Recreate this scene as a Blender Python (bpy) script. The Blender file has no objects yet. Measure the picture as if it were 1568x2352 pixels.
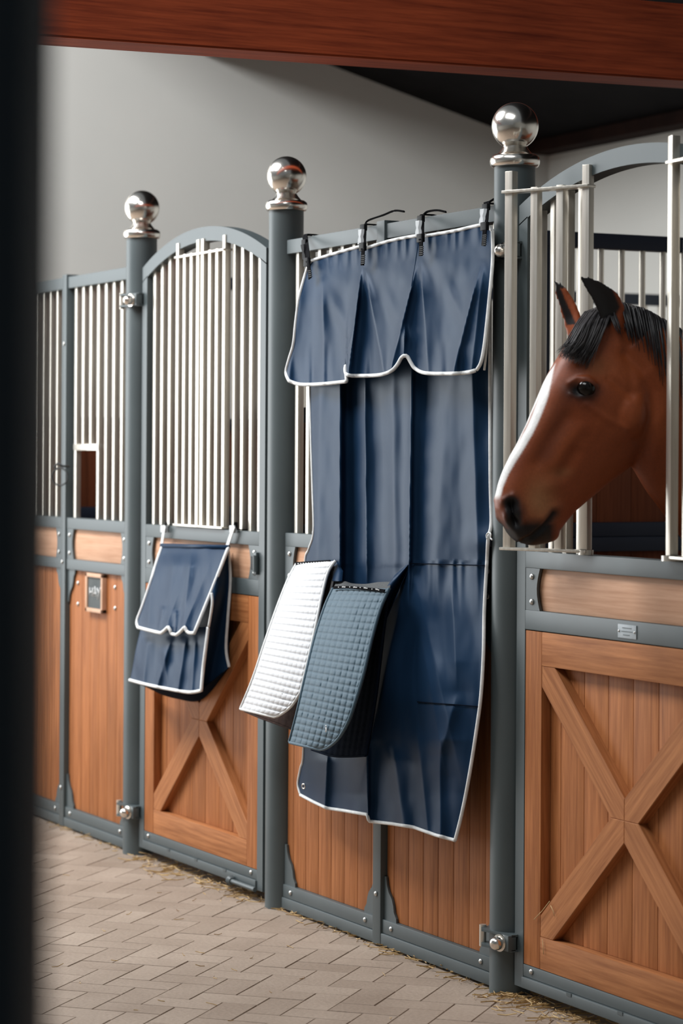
import bpy, bmesh, math, random
from mathutils import Vector, Matrix, noise
random.seed(7)
R = math.radians
SC = bpy.context.scene
COL = SC.collection

# ------------------------------------------------------------------ camera
CAM = Vector((6.1828, -3.6322, 1.4921))
YAW, ROLL, VP, F = 0.46450, 0.0061, 1045.54, 5900.0
FW = Vector((-math.cos(YAW), math.sin(YAW), 0)); RT = Vector((math.sin(YAW), math.cos(YAW), 0)); UP = Vector((0, 0, 1))
cd = bpy.data.cameras.new('camera'); cam = bpy.data.objects.new('camera', cd); COL.objects.link(cam)
cx = math.cos(ROLL) * RT + math.sin(ROLL) * UP
cy = -math.sin(ROLL) * RT + math.cos(ROLL) * UP
cam.matrix_world = Matrix((( cx.x, cy.x, -FW.x, CAM.x), (cx.y, cy.y, -FW.y, CAM.y), (cx.z, cy.z, -FW.z, CAM.z), (0, 0, 0, 1)))
cd.sensor_fit = 'HORIZONTAL'; cd.sensor_width = 24.0; cd.lens = F / 1568 * 24.0
cd.shift_y = -(1176 - VP) / 1568
cd.clip_start = 0.1; cd.clip_end = 100
cd.dof.use_dof = True; cd.dof.focus_distance = 7.35; cd.dof.aperture_fstop = 3.4
SC.camera = cam

# ------------------------------------------------------------------ light
w = bpy.data.worlds.new('world'); SC.world = w; w.use_nodes = True
wn = w.node_tree.nodes; wl = w.node_tree.links
bg = wn['Background']; bg.inputs['Color'].default_value = (0.86, 0.94, 1.0, 1); bg.inputs['Strength'].default_value = 0.17
def area(name, loc, target, sx, sy, power, color):
    l = bpy.data.lights.new(name, 'AREA'); l.shape = 'RECTANGLE'; l.size = sx; l.size_y = sy; l.energy = power; l.color = color
    o = bpy.data.objects.new(name, l); COL.objects.link(o); o.location = loc
    o.rotation_euler = (Vector(target) - Vector(loc)).to_track_quat('-Z', 'Y').to_euler()
    return o
area('daylight_barn_door', (-5.62, -3.1, 1.9), (0, -3.1, 1.9), 4.0, 3.0, 235, (0.95, 0.985, 1.0))      # the open barn door at the end of the aisle
area('daylight_roof_light', (-3.2, -2.8, 5.0), (-3.0, 0.6, 1.6), 4.0, 1.6, 500, (0.97, 0.985, 1.0))     # strips of glazing in the roof
area('daylight_roof_light', (1.6, -2.6, 5.0), (1.0, -0.4, 1.2), 2.6, 1.2, 90, (0.98, 0.99, 1.0))
SC.view_settings.view_transform = 'Standard'; SC.view_settings.look = 'None'
SC.view_settings.gamma = 1.0; SC.view_settings.use_curve_mapping = False
SC.view_settings.exposure = -0.12

# ------------------------------------------------------------------ pixel <-> place helpers
def ray(px, py):
    a, b = px - 784, py - VP; c, s = math.cos(ROLL), math.sin(ROLL)
    return FW + RT * ((c * a + s * b) / F) - UP * ((-s * a + c * b) / F)
def wp(px, py, Y=-0.025):
    d = ray(px, py); return CAM + d * ((Y - CAM.y) / d.y)
def ws(px, py, s):
    d = ray(px, py); return CAM + d * ((s - CAM.x) / d.x)
def wdep(px, py, Z):
    return CAM + ray(px, py) * Z
def pr(p):
    d = p - CAM; z = d.dot(FW); X = F * d.dot(RT) / z; Y = -F * d.z / z; c, s = math.cos(ROLL), math.sin(ROLL)
    return 784 + c * X - s * Y, VP + s * X + c * Y

# ------------------------------------------------------------------ materials
MT = {}
def newmat(name):
    m = bpy.data.materials.new(name); m.use_nodes = True; MT[name] = m
    nt = m.node_tree; b = nt.nodes['Principled BSDF']
    return m, nt, nt.nodes, nt.links, b
def setp(b, **k):
    for n, v in k.items(): b.inputs[n].default_value = v
def noisy(name, c1, c2, scale=8.0, rough=0.5, metal=0.0, bump=0.0, stretch=(1, 1, 1), spec=0.5, r2=None, detail=5.0, bscale=None, sheen=0):
    m, nt, N, L, b = newmat(name)
    tc = N.new('ShaderNodeTexCoord'); mp = N.new('ShaderNodeMapping'); mp.inputs['Scale'].default_value = stretch
    L.new(tc.outputs['Object'], mp.inputs['Vector'])
    nz = N.new('ShaderNodeTexNoise'); nz.inputs['Scale'].default_value = scale; nz.inputs['Detail'].default_value = detail
    L.new(mp.outputs[0], nz.inputs['Vector'])
    cr = N.new('ShaderNodeValToRGB'); cr.color_ramp.elements[0].position = 0.3; cr.color_ramp.elements[1].position = 0.7
    cr.color_ramp.elements[0].color = (*c1, 1); cr.color_ramp.elements[1].color = (*c2, 1)
    L.new(nz.outputs['Fac'], cr.inputs[0]); L.new(cr.outputs[0], b.inputs['Base Color'])
    setp(b, Roughness=rough, Metallic=metal); b.inputs['Specular IOR Level'].default_value = spec
    if sheen: b.inputs['Sheen Weight'].default_value = sheen; b.inputs['Sheen Roughness'].default_value = 0.4
    if r2 is not None:
        mr = N.new('ShaderNodeMapRange'); mr.inputs['To Min'].default_value = rough; mr.inputs['To Max'].default_value = r2
        L.new(nz.outputs['Fac'], mr.inputs['Value']); L.new(mr.outputs[0], b.inputs['Roughness'])
    if bump:
        bp = N.new('ShaderNodeBump'); bp.inputs['Strength'].default_value = bump; bp.inputs['Distance'].default_value = 0.002
        n2 = N.new('ShaderNodeTexNoise'); n2.inputs['Scale'].default_value = bscale or scale * 6; n2.inputs['Detail'].default_value = 4
        L.new(mp.outputs[0], n2.inputs['Vector']); L.new(n2.outputs['Fac'], bp.inputs['Height']); L.new(bp.outputs[0], b.inputs['Normal'])
    return m
def wood(name, dark, light, axis='z', rough=0.5, tint=True):
    m, nt, N, L, b = newmat(name)
    tc = N.new('ShaderNodeTexCoord'); mp = N.new('ShaderNodeMapping')
    st = {'z': (55, 55, 2.2), 'x': (2.2, 55, 55), 'y': (40, 1.6, 40)}[axis]
    mp.inputs['Scale'].default_value = st
    at = N.new('ShaderNodeAttribute'); at.attribute_name = 'tint'
    ad = N.new('ShaderNodeVectorMath'); ad.operation = 'MULTIPLY_ADD'
    L.new(at.outputs['Color'], ad.inputs[0]); ad.inputs[1].default_value = (31, 17, 23); L.new(tc.outputs['Object'], ad.inputs[2])
    L.new(ad.outputs[0], mp.inputs['Vector'])
    nz = N.new('ShaderNodeTexNoise'); nz.inputs['Scale'].default_value = 1.6; nz.inputs['Detail'].default_value = 6; nz.inputs['Roughness'].default_value = 0.65
    L.new(mp.outputs[0], nz.inputs['Vector'])
    cr = N.new('ShaderNodeValToRGB'); e = cr.color_ramp.elements
    e[0].position = 0.28; e[1].position = 0.72; e[0].color = (*dark, 1); e[1].color = (*light, 1)
    L.new(nz.outputs['Fac'], cr.inputs[0])
    big = N.new('ShaderNodeTexNoise'); big.inputs['Scale'].default_value = 2.5; L.new(ad.outputs[0], big.inputs['Vector'])
    mr = N.new('ShaderNodeMapRange'); mr.inputs['To Min'].default_value = 0.78; mr.inputs['To Max'].default_value = 1.22
    L.new(big.outputs['Fac'], mr.inputs['Value'])
    mu = N.new('ShaderNodeMix'); mu.data_type = 'RGBA'; mu.blend_type = 'MULTIPLY'; mu.inputs['Factor'].default_value = 1
    L.new(cr.outputs[0], mu.inputs[6]); L.new(mr.outputs[0], mu.inputs[7])
    hs = N.new('ShaderNodeHueSaturation'); L.new(mu.outputs[2], hs.inputs['Color'])
    m2 = N.new('ShaderNodeMapRange'); m2.inputs['To Min'].default_value = 0.78; m2.inputs['To Max'].default_value = 1.2
    L.new(at.outputs['Fac'], m2.inputs['Value']); L.new(m2.outputs[0], hs.inputs['Value'])
    L.new(hs.outputs[0], b.inputs['Base Color']); setp(b, Roughness=0.6); b.inputs['Specular IOR Level'].default_value = 0.16
    bp = N.new('ShaderNodeBump'); bp.inputs['Strength'].default_value = 0.25; bp.inputs['Distance'].default_value = 0.001
    L.new(nz.outputs['Fac'], bp.inputs['Height']); L.new(bp.outputs[0], b.inputs['Normal'])
    return m
steel = noisy('painted_steel', (0.050, 0.066, 0.070), (0.068, 0.086, 0.090), 3, 0.42, bump=0.08, spec=0.6, r2=0.55)
navy = noisy('navy_painted_steel', (0.006, 0.012, 0.026), (0.010, 0.018, 0.036), 4, 0.5, spec=0.4)
dark_post = noisy('dark_blue_paint', (0.008, 0.017, 0.026), (0.012, 0.022, 0.034), 3, 0.6, spec=0.3)
inox = noisy('brushed_stainless', (0.60, 0.56, 0.49), (0.74, 0.70, 0.63), 5, 0.27, 0.78, stretch=(20, 20, 1), r2=0.4)
polish = noisy('polished_steel', (0.78, 0.74, 0.68), (0.86, 0.82, 0.76), 6, 0.16, 1.0, r2=0.26)
boltm = noisy('galvanised_bolt', (0.45, 0.45, 0.43), (0.62, 0.62, 0.60), 40, 0.3, 1.0, r2=0.45)
wz_ = wood('board_wood_vertical', (0.22, 0.070, 0.021), (0.45, 0.172, 0.060), 'z')
wx_ = wood('board_wood_horizontal', (0.23, 0.077, 0.024), (0.47, 0.192, 0.072), 'x')
wpale = wood('faded_plank_wood', (0.42, 0.22, 0.125), (0.60, 0.36, 0.235), 'x')
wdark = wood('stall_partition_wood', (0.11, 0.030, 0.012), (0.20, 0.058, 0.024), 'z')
wbeam = wood('red_beam_wood', (0.15, 0.024, 0.011), (0.44, 0.085, 0.030), 'y', 0.45)
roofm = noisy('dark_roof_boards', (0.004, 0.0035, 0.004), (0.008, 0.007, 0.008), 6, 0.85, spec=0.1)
purlinm = noisy('dark_brown_purlin', (0.014, 0.007, 0.006), (0.026, 0.012, 0.009), 6, 0.8, spec=0.1)
plaster = noisy('plaster_wall', (0.56, 0.56, 0.53), (0.61, 0.605, 0.57), 1.3, 0.92, bump=0.15, spec=0.15, bscale=60)
navyc = noisy('navy_nylon', (0.0080, 0.0235, 0.054), (0.0098, 0.0285, 0.064), 4, 0.40, spec=0.11, bump=0.1, bscale=900)
navyc.node_tree.nodes['Principled BSDF'].inputs['Specular Tint'].default_value = (0.45, 0.68, 1.0, 1)
mesh_m = noisy('spine_mesh', (0.03, 0.033, 0.035), (0.10, 0.105, 0.105), 300, 0.7)
piping = noisy('white_piping', (0.66, 0.68, 0.68), (0.80, 0.81, 0.80), 60, 0.65, bump=0.3)
whiteq = noisy('white_quilt', (0.56, 0.57, 0.59), (0.61, 0.62, 0.635), 30, 0.7, bump=0.15, sheen=0.2)
blueq = noisy('blue_quilt', (0.042, 0.088, 0.125), (0.058, 0.112, 0.152), 120, 0.66, bump=0.3, sheen=0.1)
brownq = noisy('brown_lining', (0.030, 0.017, 0.014), (0.055, 0.032, 0.026), 60, 0.9, spec=0.1)
darkq = noisy('navy_lining', (0.003, 0.006, 0.013), (0.006, 0.010, 0.019), 60, 0.95, spec=0.04)
webb = noisy('black_webbing', (0.004, 0.004, 0.005), (0.008, 0.008, 0.009), 200, 0.9, spec=0.04)
plast = noisy('black_plastic', (0.005, 0.005, 0.006), (0.009, 0.009, 0.010), 20, 0.5, spec=0.12)
greyp = noisy('grey_plastic', (0.42, 0.44, 0.45), (0.55, 0.57, 0.58), 20, 0.35)
chalkb = noisy('slate_board', (0.055, 0.065, 0.066), (0.085, 0.095, 0.095), 14, 0.8)
chalk = noisy('chalk', (0.62, 0.63, 0.62), (0.8, 0.8, 0.79), 80, 0.95)
palew = noisy('pale_wood', (0.50, 0.29, 0.17), (0.62, 0.38, 0.25), 20, 0.6)
strawm = noisy('straw', (0.30, 0.17, 0.06), (0.62, 0.44, 0.20), 40, 0.7)
iron = noisy('iron_ring', (0.02, 0.022, 0.022), (0.04, 0.042, 0.042), 20, 0.5)
platem = noisy('name_plate_metal', (0.30, 0.34, 0.36), (0.40, 0.43, 0.45), 60, 0.6, 0.2)
whitep = noisy('white_thread', (0.75, 0.76, 0.76), (0.85, 0.85, 0.85), 60, 0.6)
rubber = noisy('black_rubber', (0.006, 0.006, 0.006), (0.012, 0.012, 0.012), 20, 0.6)
# floor bricks
m, nt, N, L, b = newmat('paving_brick')
at = N.new('ShaderNodeAttribute'); at.attribute_name = 'tint'
tc = N.new('ShaderNodeTexCoord')
n1 = N.new('ShaderNodeTexNoise'); n1.inputs['Scale'].default_value = 3.0; n1.inputs['Detail'].default_value = 8; L.new(tc.outputs['Object'], n1.inputs['Vector'])
n2 = N.new('ShaderNodeTexNoise'); n2.inputs['Scale'].default_value = 90.0; n2.inputs['Detail'].default_value = 3; L.new(tc.outputs['Object'], n2.inputs['Vector'])
cr = N.new('ShaderNodeValToRGB'); e = cr.color_ramp.elements; e[0].position = 0.25; e[1].position = 0.75
e[0].color = (0.24, 0.180, 0.135, 1); e[1].color = (0.36, 0.285, 0.225, 1)
mxx = N.new('ShaderNodeMath'); mxx.operation = 'MULTIPLY_ADD'; mxx.inputs[1].default_value = 0.26; L.new(at.outputs['Fac'], mxx.inputs[0])
s2 = N.new('ShaderNodeMath'); s2.operation = 'MULTIPLY'; s2.inputs[1].default_value = 0.74; L.new(n1.outputs['Fac'], s2.inputs[0]); L.new(s2.outputs[0], mxx.inputs[2])
L.new(mxx.outputs[0], cr.inputs[0])
mr = N.new('ShaderNodeMapRange'); mr.inputs['To Min'].default_value = 0.75; mr.inputs['To Max'].default_value = 1.2; L.new(n2.outputs['Fac'], mr.inputs['Value'])
mu = N.new('ShaderNodeMix'); mu.data_type = 'RGBA'; mu.blend_type = 'MULTIPLY'; mu.inputs['Factor'].default_value = 1
L.new(cr.outputs[0], mu.inputs[6]); L.new(mr.outputs[0], mu.inputs[7]); L.new(mu.outputs[2], b.inputs['Base Color'])
setp(b, Roughness=0.72); b.inputs['Specular IOR Level'].default_value = 0.35
bp = N.new('ShaderNodeBump'); bp.inputs['Strength'].default_value = 0.5; bp.inputs['Distance'].default_value = 0.003
L.new(n2.outputs['Fac'], bp.inputs['Height']); L.new(bp.outputs[0], b.inputs['Normal'])
brickm = m
# horse coat: colour comes from the coat pattern stored on the body
m, nt, N, L, b = newmat('bay_coat')
at = N.new('ShaderNodeAttribute'); at.attribute_name = 'coat'
tc = N.new('ShaderNodeTexCoord'); n1 = N.new('ShaderNodeTexNoise'); n1.inputs['Scale'].default_value = 160; n1.inputs['Detail'].default_value = 3
L.new(tc.outputs['Object'], n1.inputs['Vector'])
mr = N.new('ShaderNodeMapRange'); mr.inputs['To Min'].default_value = 0.8; mr.inputs['To Max'].default_value = 1.2; L.new(n1.outputs['Fac'], mr.inputs['Value'])
mu = N.new('ShaderNodeMix'); mu.data_type = 'RGBA'; mu.blend_type = 'MULTIPLY'; mu.inputs['Factor'].default_value = 1
L.new(at.outputs['Color'], mu.inputs[6]); L.new(mr.outputs[0], mu.inputs[7]); L.new(mu.outputs[2], b.inputs['Base Color'])
setp(b, Roughness=0.46); b.inputs['Specular IOR Level'].default_value = 0.32
bp = N.new('ShaderNodeBump'); bp.inputs['Strength'].default_value = 0.15; bp.inputs['Distance'].default_value = 0.001
L.new(n1.outputs['Fac'], bp.inputs['Height']); L.new(bp.outputs[0], b.inputs['Normal'])
coatm = m
hairm = noisy('black_mane_hair', (0.006, 0.006, 0.008), (0.028, 0.026, 0.028), 90, 0.4, stretch=(1, 1, 1))
eyem = noisy('horse_eye', (0.002, 0.0015, 0.001), (0.006, 0.003, 0.002), 20, 0.10, spec=0.35)

# ------------------------------------------------------------------ object helpers
ORG = {}
def _mesh(bm, name, smooth):
    me = bpy.data.meshes.new(name); bm.to_mesh(me); bm.free()
    if smooth is not None:
        for p in me.polygons: p.use_smooth = True
        if smooth < 180:
            me.set_sharp_from_angle(angle=R(smooth))
    return me
def obj(name, bm, mat, parent=None, smooth=35, label=None, origin=None):
    bmesh.ops.recalc_face_normals(bm, faces=bm.faces)
    if parent is not None: o0 = ORG[parent.name]
    elif origin is not None: o0 = Vector(origin)
    else:
        xs = [v.co.x for v in bm.verts]; ys = [v.co.y for v in bm.verts]; zs = [v.co.z for v in bm.verts]
        o0 = Vector(((min(xs) + max(xs)) / 2, (min(ys) + max(ys)) / 2, min(zs)))
    bmesh.ops.translate(bm, vec=-o0, verts=bm.verts)
    me = _mesh(bm, name, smooth); me.materials.append(mat)
    o = bpy.data.objects.new(name, me); COL.objects.link(o)
    if parent is not None: o.parent = parent
    else: o.location = o0
    ORG[o.name] = o0
    if label: o['label'] = label
    return o
def thing(name, loc, label, cat, group=None):
    o = bpy.data.objects.new(name, None); COL.objects.link(o); o.location = loc; o.empty_display_size = 0.1
    ORG[o.name] = Vector(loc); o['label'] = label; o['category'] = cat
    if group: o['group'] = group
    return o
def tag(o, label, cat, group=None, kind=None):
    o['label'] = label; o['category'] = cat
    if group: o['group'] = group
    if kind: o['kind'] = kind
    return o
def struct(name, bm, mat, smooth=35):
    o = obj(name, bm, mat, None, smooth, origin=(0, 0, 0)); o['kind'] = 'structure'; return o
BM = bmesh.new
def setattr_tint(bm, faces, val):
    lay = bm.loops.layers.float_color.get('tint') or bm.loops.layers.float_color.new('tint')
    for f in faces:
        for l in f.loops: l[lay] = (val, val * 0.7 + 0.1, 1 - val, 1)
def box(bm, x0, x1, y0, y1, z0, z1, bev=0.0, tint=None):
    vs = [bm.verts.new(p) for p in ((x0, y0, z0), (x1, y0, z0), (x1, y1, z0), (x0, y1, z0), (x0, y0, z1), (x1, y0, z1), (x1, y1, z1), (x0, y1, z1))]
    fs = [bm.faces.new([vs[i] for i in f]) for f in ((0, 3, 2, 1), (4, 5, 6, 7), (0, 1, 5, 4), (1, 2, 6, 5), (2, 3, 7, 6), (3, 0, 4, 7))]
    if bev:
        es = list({e for f in fs for e in f.edges})
        r = bmesh.ops.bevel(bm, geom=es, offset=bev, segments=2, affect='EDGES', profile=0.6)
        fs = [f for f in bm.faces if all(v.is_valid for v in f.verts)] if tint is None else list({*r['faces'], *[f for f in fs if f.is_valid]})
    if tint is not None: setattr_tint(bm, [f for f in fs if f.is_valid], tint)
def prism(bm, pts, y0, y1, tint=None):
    """polygon in (x,z) extruded in y"""
    a = [bm.verts.new((x, y0, z)) for x, z in pts]; c = [bm.verts.new((x, y1, z)) for x, z in pts]
    fs = [bm.faces.new(a), bm.faces.new(c[::-1])]
    n = len(pts)
    for i in range(n): fs.append(bm.faces.new((a[i], a[(i + 1) % n], c[(i + 1) % n], c[i])))
    if tint is not None: setattr_tint(bm, fs, tint)
def tube(bm, pts, r, seg=10, close=False, flat=1.0):
    pts = [Vector(p) for p in pts]; n = len(pts); rings = []
    up0 = None
    for i, p in enumerate(pts):
        if close: t = pts[(i + 1) % n] - pts[i - 1]
        else: t = pts[min(i + 1, n - 1)] - pts[max(i - 1, 0)]
        if t.length < 1e-9: t = Vector((0, 0, 1))
        t.normalize()
        if up0 is None:
            a = Vector((0, 0, 1)) if abs(t.z) < 0.9 else Vector((1, 0, 0)); up0 = (a - t * a.dot(t)).normalized()
        else:
            up0 = (up0 - t * up0.dot(t))
            if up0.length < 1e-6: up0 = t.orthogonal()
            up0.normalize()
        bn = t.cross(up0); rr = r(i / max(1, n - 1)) if callable(r) else r
        rings.append([bm.verts.new(p + (up0 * math.cos(k * 2 * math.pi / seg) + bn * math.sin(k * 2 * math.pi / seg) * flat) * rr) for k in range(seg)])
    m_ = n if close else n - 1
    for i in range(m_):
        A, B = rings[i], rings[(i + 1) % n]
        for k in range(seg): bm.faces.new((A[k], A[(k + 1) % seg], B[(k + 1) % seg], B[k]))
    if not close:
        bm.faces.new(rings[0][::-1]); bm.faces.new(rings[-1])
def cyl(bm, p0, p1, r, seg=24): tube(bm, [p0, p1], r, seg)
def lathe(bm, c, prof, seg=40, axis=Vector((0, 0, 1))):
    """prof: list (r, h) along axis from c"""
    axis = axis.normalized(); a = axis.orthogonal().normalized(); bb = axis.cross(a); rings = []
    for r, h in prof:
        if r < 1e-6: rings.append([bm.verts.new(c + axis * h)])
        else: rings.append([bm.verts.new(c + axis * h + (a * math.cos(k * 2 * math.pi / seg) + bb * math.sin(k * 2 * math.pi / seg)) * r) for k in range(seg)])
    for A, B in zip(rings, rings[1:]):
        for k in range(seg):
            q = [A[k % len(A)], A[(k + 1) % len(A)], B[(k + 1) % len(B)], B[k % len(B)]]
            q2 = []
            for v in q:
                if v not in q2: q2.append(v)
            if len(q2) > 2: bm.faces.new(q2)
    if len(rings[0]) > 1: bm.faces.new(rings[0][::-1])
    if len(rings[-1]) > 1: bm.faces.new(rings[-1])
def dome(bm, c, r, axis=Vector((0, -1, 0)), h=0.6, seg=16):
    lathe(bm, Vector(c), [(r, 0)] + [(r * math.cos(t), r * h * math.sin(t) + 0.001) for t in (0, .4, .8, 1.2)] + [(0, r * h + .001)], seg, axis)
def lerp(a, b, t): return a + (b - a) * t
def polyat(P, t):
    n = len(P) - 1; d = [0]
    for i in range(n): d.append(d[-1] + math.hypot(P[i + 1][0] - P[i][0], P[i + 1][1] - P[i][1]))
    x = t * d[-1]
    for i in range(n):
        if x <= d[i + 1] or i == n - 1:
            k = (x - d[i]) / max(1e-9, d[i + 1] - d[i]); return (lerp(P[i][0], P[i + 1][0], k), lerp(P[i][1], P[i + 1][1], k))
def sm(P, n=60):
    """smooth polyline through P (Catmull-Rom)"""
    out = []; P = list(P); m_ = len(P)
    for i in range(m_ - 1):
        p0, p1, p2, p3 = P[max(0, i - 1)], P[i], P[i + 1], P[min(m_ - 1, i + 2)]
        k = max(2, n // (m_ - 1))
        for j in range(k):
            t = j / k
            out.append(tuple(0.5 * (2 * b_ + (c_ - a_) * t + (2 * a_ - 5 * b_ + 4 * c_ - d_) * t * t + (-a_ + 3 * b_ - 3 * c_ + d_) * t ** 3) for a_, b_, c_, d_ in zip(p0, p1, p2, p3)))
    out.append(tuple(P[-1])); return out
def thicken(bm, V, th):
    """give a grid of verts a back side, away from the aisle"""
    nv, nu = len(V) - 1, len(V[0]) - 1
    W = [[bm.verts.new(v.co + Vector((-0.25, 0.97, 0)) * th) for v in row] for row in V]
    for j in range(nv):
        for i in range(nu): bm.faces.new((W[j][i], W[j + 1][i], W[j + 1][i + 1], W[j][i + 1]))
    for j in range(nv):
        bm.faces.new((V[j][0], V[j + 1][0], W[j + 1][0], W[j][0])); bm.faces.new((V[j][nu], W[j][nu], W[j + 1][nu], V[j + 1][nu]))
    for i in range(nu):
        bm.faces.new((V[0][i], W[0][i], W[0][i + 1], V[0][i + 1])); bm.faces.new((V[nv][i], V[nv][i + 1], W[nv][i + 1], W[nv][i]))
def patch(Lf, Rt, Tp, Bt, depth, nu, nv, thick=0.0015, conv=wp):
    """sheet of cloth: outline given by its four edges, depth(px,py,u,v) its distance from the stall front"""
    bm = BM(); G = []
    Le = [polyat(Lf, j / nv) for j in range(nv + 1)]; Re = [polyat(Rt, j / nv) for j in range(nv + 1)]
    Te = [polyat(Tp, i / nu) for i in range(nu + 1)]; Be = [polyat(Bt, i / nu) for i in range(nu + 1)]
    c00, c10, c01, c11 = Te[0], Te[-1], Be[0], Be[-1]
    for j in range(nv + 1):
        v = j / nv; row = []
        for i in range(nu + 1):
            u = i / nu; q = []
            for k in (0, 1):
                q.append((1 - v) * Te[i][k] + v * Be[i][k] + (1 - u) * Le[j][k] + u * Re[j][k]
                         - ((1 - u) * (1 - v) * c00[k] + u * (1 - v) * c10[k] + (1 - u) * v * c01[k] + u * v * c11[k]))
            row.append(conv(q[0], q[1], depth(q[0], q[1], u, v)))
        G.append(row)
    V = [[bm.verts.new(p) for p in row] for row in G]
    fs = [bm.faces.new((V[j][i], V[j][i + 1], V[j + 1][i + 1], V[j + 1][i])) for j in range(nv) for i in range(nu)]
    if thick: thicken(bm, V, thick)
    return bm, G
def border(G, sides='LBRT'):
    out = []
    nv, nu = len(G) - 1, len(G[0]) - 1
    for s in sides:
        if s == 'L': out += [G[j][0] for j in range(0, nv + 1)]
        if s == 'B': out += [G[nv][i] for i in range(0, nu + 1)]
        if s == 'R': out += [G[j][nu] for j in range(nv, -1, -1)]
        if s == 'T': out += [G[0][i] for i in range(nu, -1, -1)]
    res = [out[0]]
    for p in out[1:]:
        if (p - res[-1]).length > 0.004: res.append(p)
    return res
def sst(t):
    t = min(1, max(0, t)); return t * t * (3 - 2 * t)
def ridge(px, py, x0, y0, x1, y1, wl, wr, amp, p=1.0, fade=0.15):
    t = (py - y0) / (y1 - y0)
    if t < -0.02 or t > 1.3: return 0
    x = lerp(x0, x1, t); d = (px - x); w_ = wl if d < 0 else wr
    f = sst((t + 0.02) / (fade * 2.2)) * min(1, max(0, (1.3 - t) / 0.3))
    return amp * f * math.exp(-(abs(d) / w_) ** p)

# ------------------------------------------------------------------ setting
# floor: herringbone pavers at 45 degrees to the stall row
bm = BM(); lay = bm.loops.layers.float_color.new('tint')
Lb, Wb, jt = 0.20, 0.10, 0.0014
c45, s45 = math.cos(R(45)), math.sin(R(45))
def paver(u0, v0, u1, v1):
    mx, my = (u0 + u1) / 2, (v0 + v1) / 2
    X, Y = mx * c45 - my * s45, mx * s45 + my * c45
    if not (-5.6 < X < 4.2 and -5.0 < Y < 0.45): return
    if X > 1.5 and Y > -0.5 * (X) + 0.5: pass
    zt = random.uniform(-0.0007, 0.0006); tx, ty = random.uniform(-.006, .006), random.uniform(-.006, .006); val = random.random()
    pts = [(u0 + jt, v0 + jt), (u1 - jt, v0 + jt), (u1 - jt, v1 - jt), (u0 + jt, v1 - jt)]
    ch = 0.0012; inner = [(u0 + jt + ch, v0 + jt + ch), (u1 - jt - ch, v0 + jt + ch), (u1 - jt - ch, v1 - jt - ch), (u0 + jt + ch, v1 - jt - ch)]
    def P(u, v, z): return (u * c45 - v * s45, u * s45 + v * c45, z + (u - mx) * tx + (v - my) * ty)
    lo = [bm.verts.new(P(u, v, -0.008)) for u, v in pts]; up_ = [bm.verts.new(P(u, v, zt - 0.0018)) for u, v in pts]; tp = [bm.verts.new(P(u, v, zt)) for u, v in inner]
    fs = [bm.faces.new(tp)]
    for i in range(4):
        k = (i + 1) % 4
        fs.append(bm.faces.new((lo[i], lo[k], up_[k], up_[i]))); fs.append(bm.faces.new((up_[i], up_[k], tp[k], tp[i])))
    for f in fs:
        for l in f.loops: l[lay] = (val, val, val, 1)
for i in range(-60, 60):
    for j in range(-30, 30):
        ox = i * Wb + j * 2 * Wb; oy = i * Wb - j * 2 * Wb
        paver(ox, oy, ox + Lb, oy + Wb)
        paver(ox, oy + Wb, ox + Wb, oy + Wb + Lb)
# sand bed and outer floor
def quad(bm, pts, val=0.35):
    f = bm.faces.new([bm.verts.new(p) for p in pts])
    for l in f.loops: l[lay] = (val, val, val, 1)
quad(bm, [(-5.7, -7.2, -0.0022), (9.2, -7.2, -0.0022), (9.2, 3.6, -0.0022), (-5.7, 3.6, -0.0022)], 0.15)
quad(bm, [(-5.7, -7.2, -0.1), (9.2, -7.2, -0.1), (9.2, 3.6, -0.1), (-5.7, 3.6, -0.1)], 0.1)
struct('floor', bm, brickm, None)
def wallbox(name, *a, mat=plaster):
    bm = BM(); box(bm, *a); return struct(name, bm, mat)
YB, SL = 3.5, -5.6
RZ = lambda y: 3.135 + 0.27 * (YB - y)          # underside of the roof
def gable(bm, prof):
    a = [bm.verts.new((SL, y, z)) for y, z in prof]; c = [bm.verts.new((SL - 0.3, y, z)) for y, z in prof]; n = len(prof)
    bm.faces.new(a); bm.faces.new(c[::-1])
    for i in range(n): bm.faces.new((a[i], a[(i + 1) % n], c[(i + 1) % n], c[i]))
bm = BM()                                        # end wall with the tall door opening onto the aisle
gable(bm, [(-1.1, 0), (YB, 0), (YB, RZ(YB)), (-1.1, RZ(-1.1))])
gable(bm, [(-5.1, 3.4), (-1.1, 3.4), (-1.1, RZ(-1.1)), (-3.6, RZ(-3.6)), (-5.1, RZ(-3.6) - 0.4)])
gable(bm, [(-7.2, 0), (-5.1, 0), (-5.1, RZ(-3.6) - 0.4), (-7.2, RZ(-3.6) - 0.97)])
struct('wall_left', bm, plaster)
wallbox('wall_back', SL - 0.3, 9.2, YB, YB + 0.3, 0, 3.4)
wallbox('wall_right', 9.2, 9.5, -7.2, YB + 0.3, 0, 4.6)
wallbox('wall_front', SL, 9.2, -7.5, -7.2, 0, 2.2)
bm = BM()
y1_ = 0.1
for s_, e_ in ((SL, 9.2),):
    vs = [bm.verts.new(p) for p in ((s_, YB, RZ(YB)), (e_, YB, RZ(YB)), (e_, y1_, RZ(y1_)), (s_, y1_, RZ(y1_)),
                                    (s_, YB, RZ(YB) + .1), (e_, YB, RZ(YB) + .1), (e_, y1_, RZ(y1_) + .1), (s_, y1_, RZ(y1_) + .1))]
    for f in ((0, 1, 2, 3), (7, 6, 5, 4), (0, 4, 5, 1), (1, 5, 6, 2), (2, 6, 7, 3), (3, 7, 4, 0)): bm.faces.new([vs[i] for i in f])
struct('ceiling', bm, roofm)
bm = BM(); box(bm, SL, 9.2, YB - 0.14, YB, 3.10, 3.145 + 0.02); struct('trim_1', bm, purlinm)      # eaves plate
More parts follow.
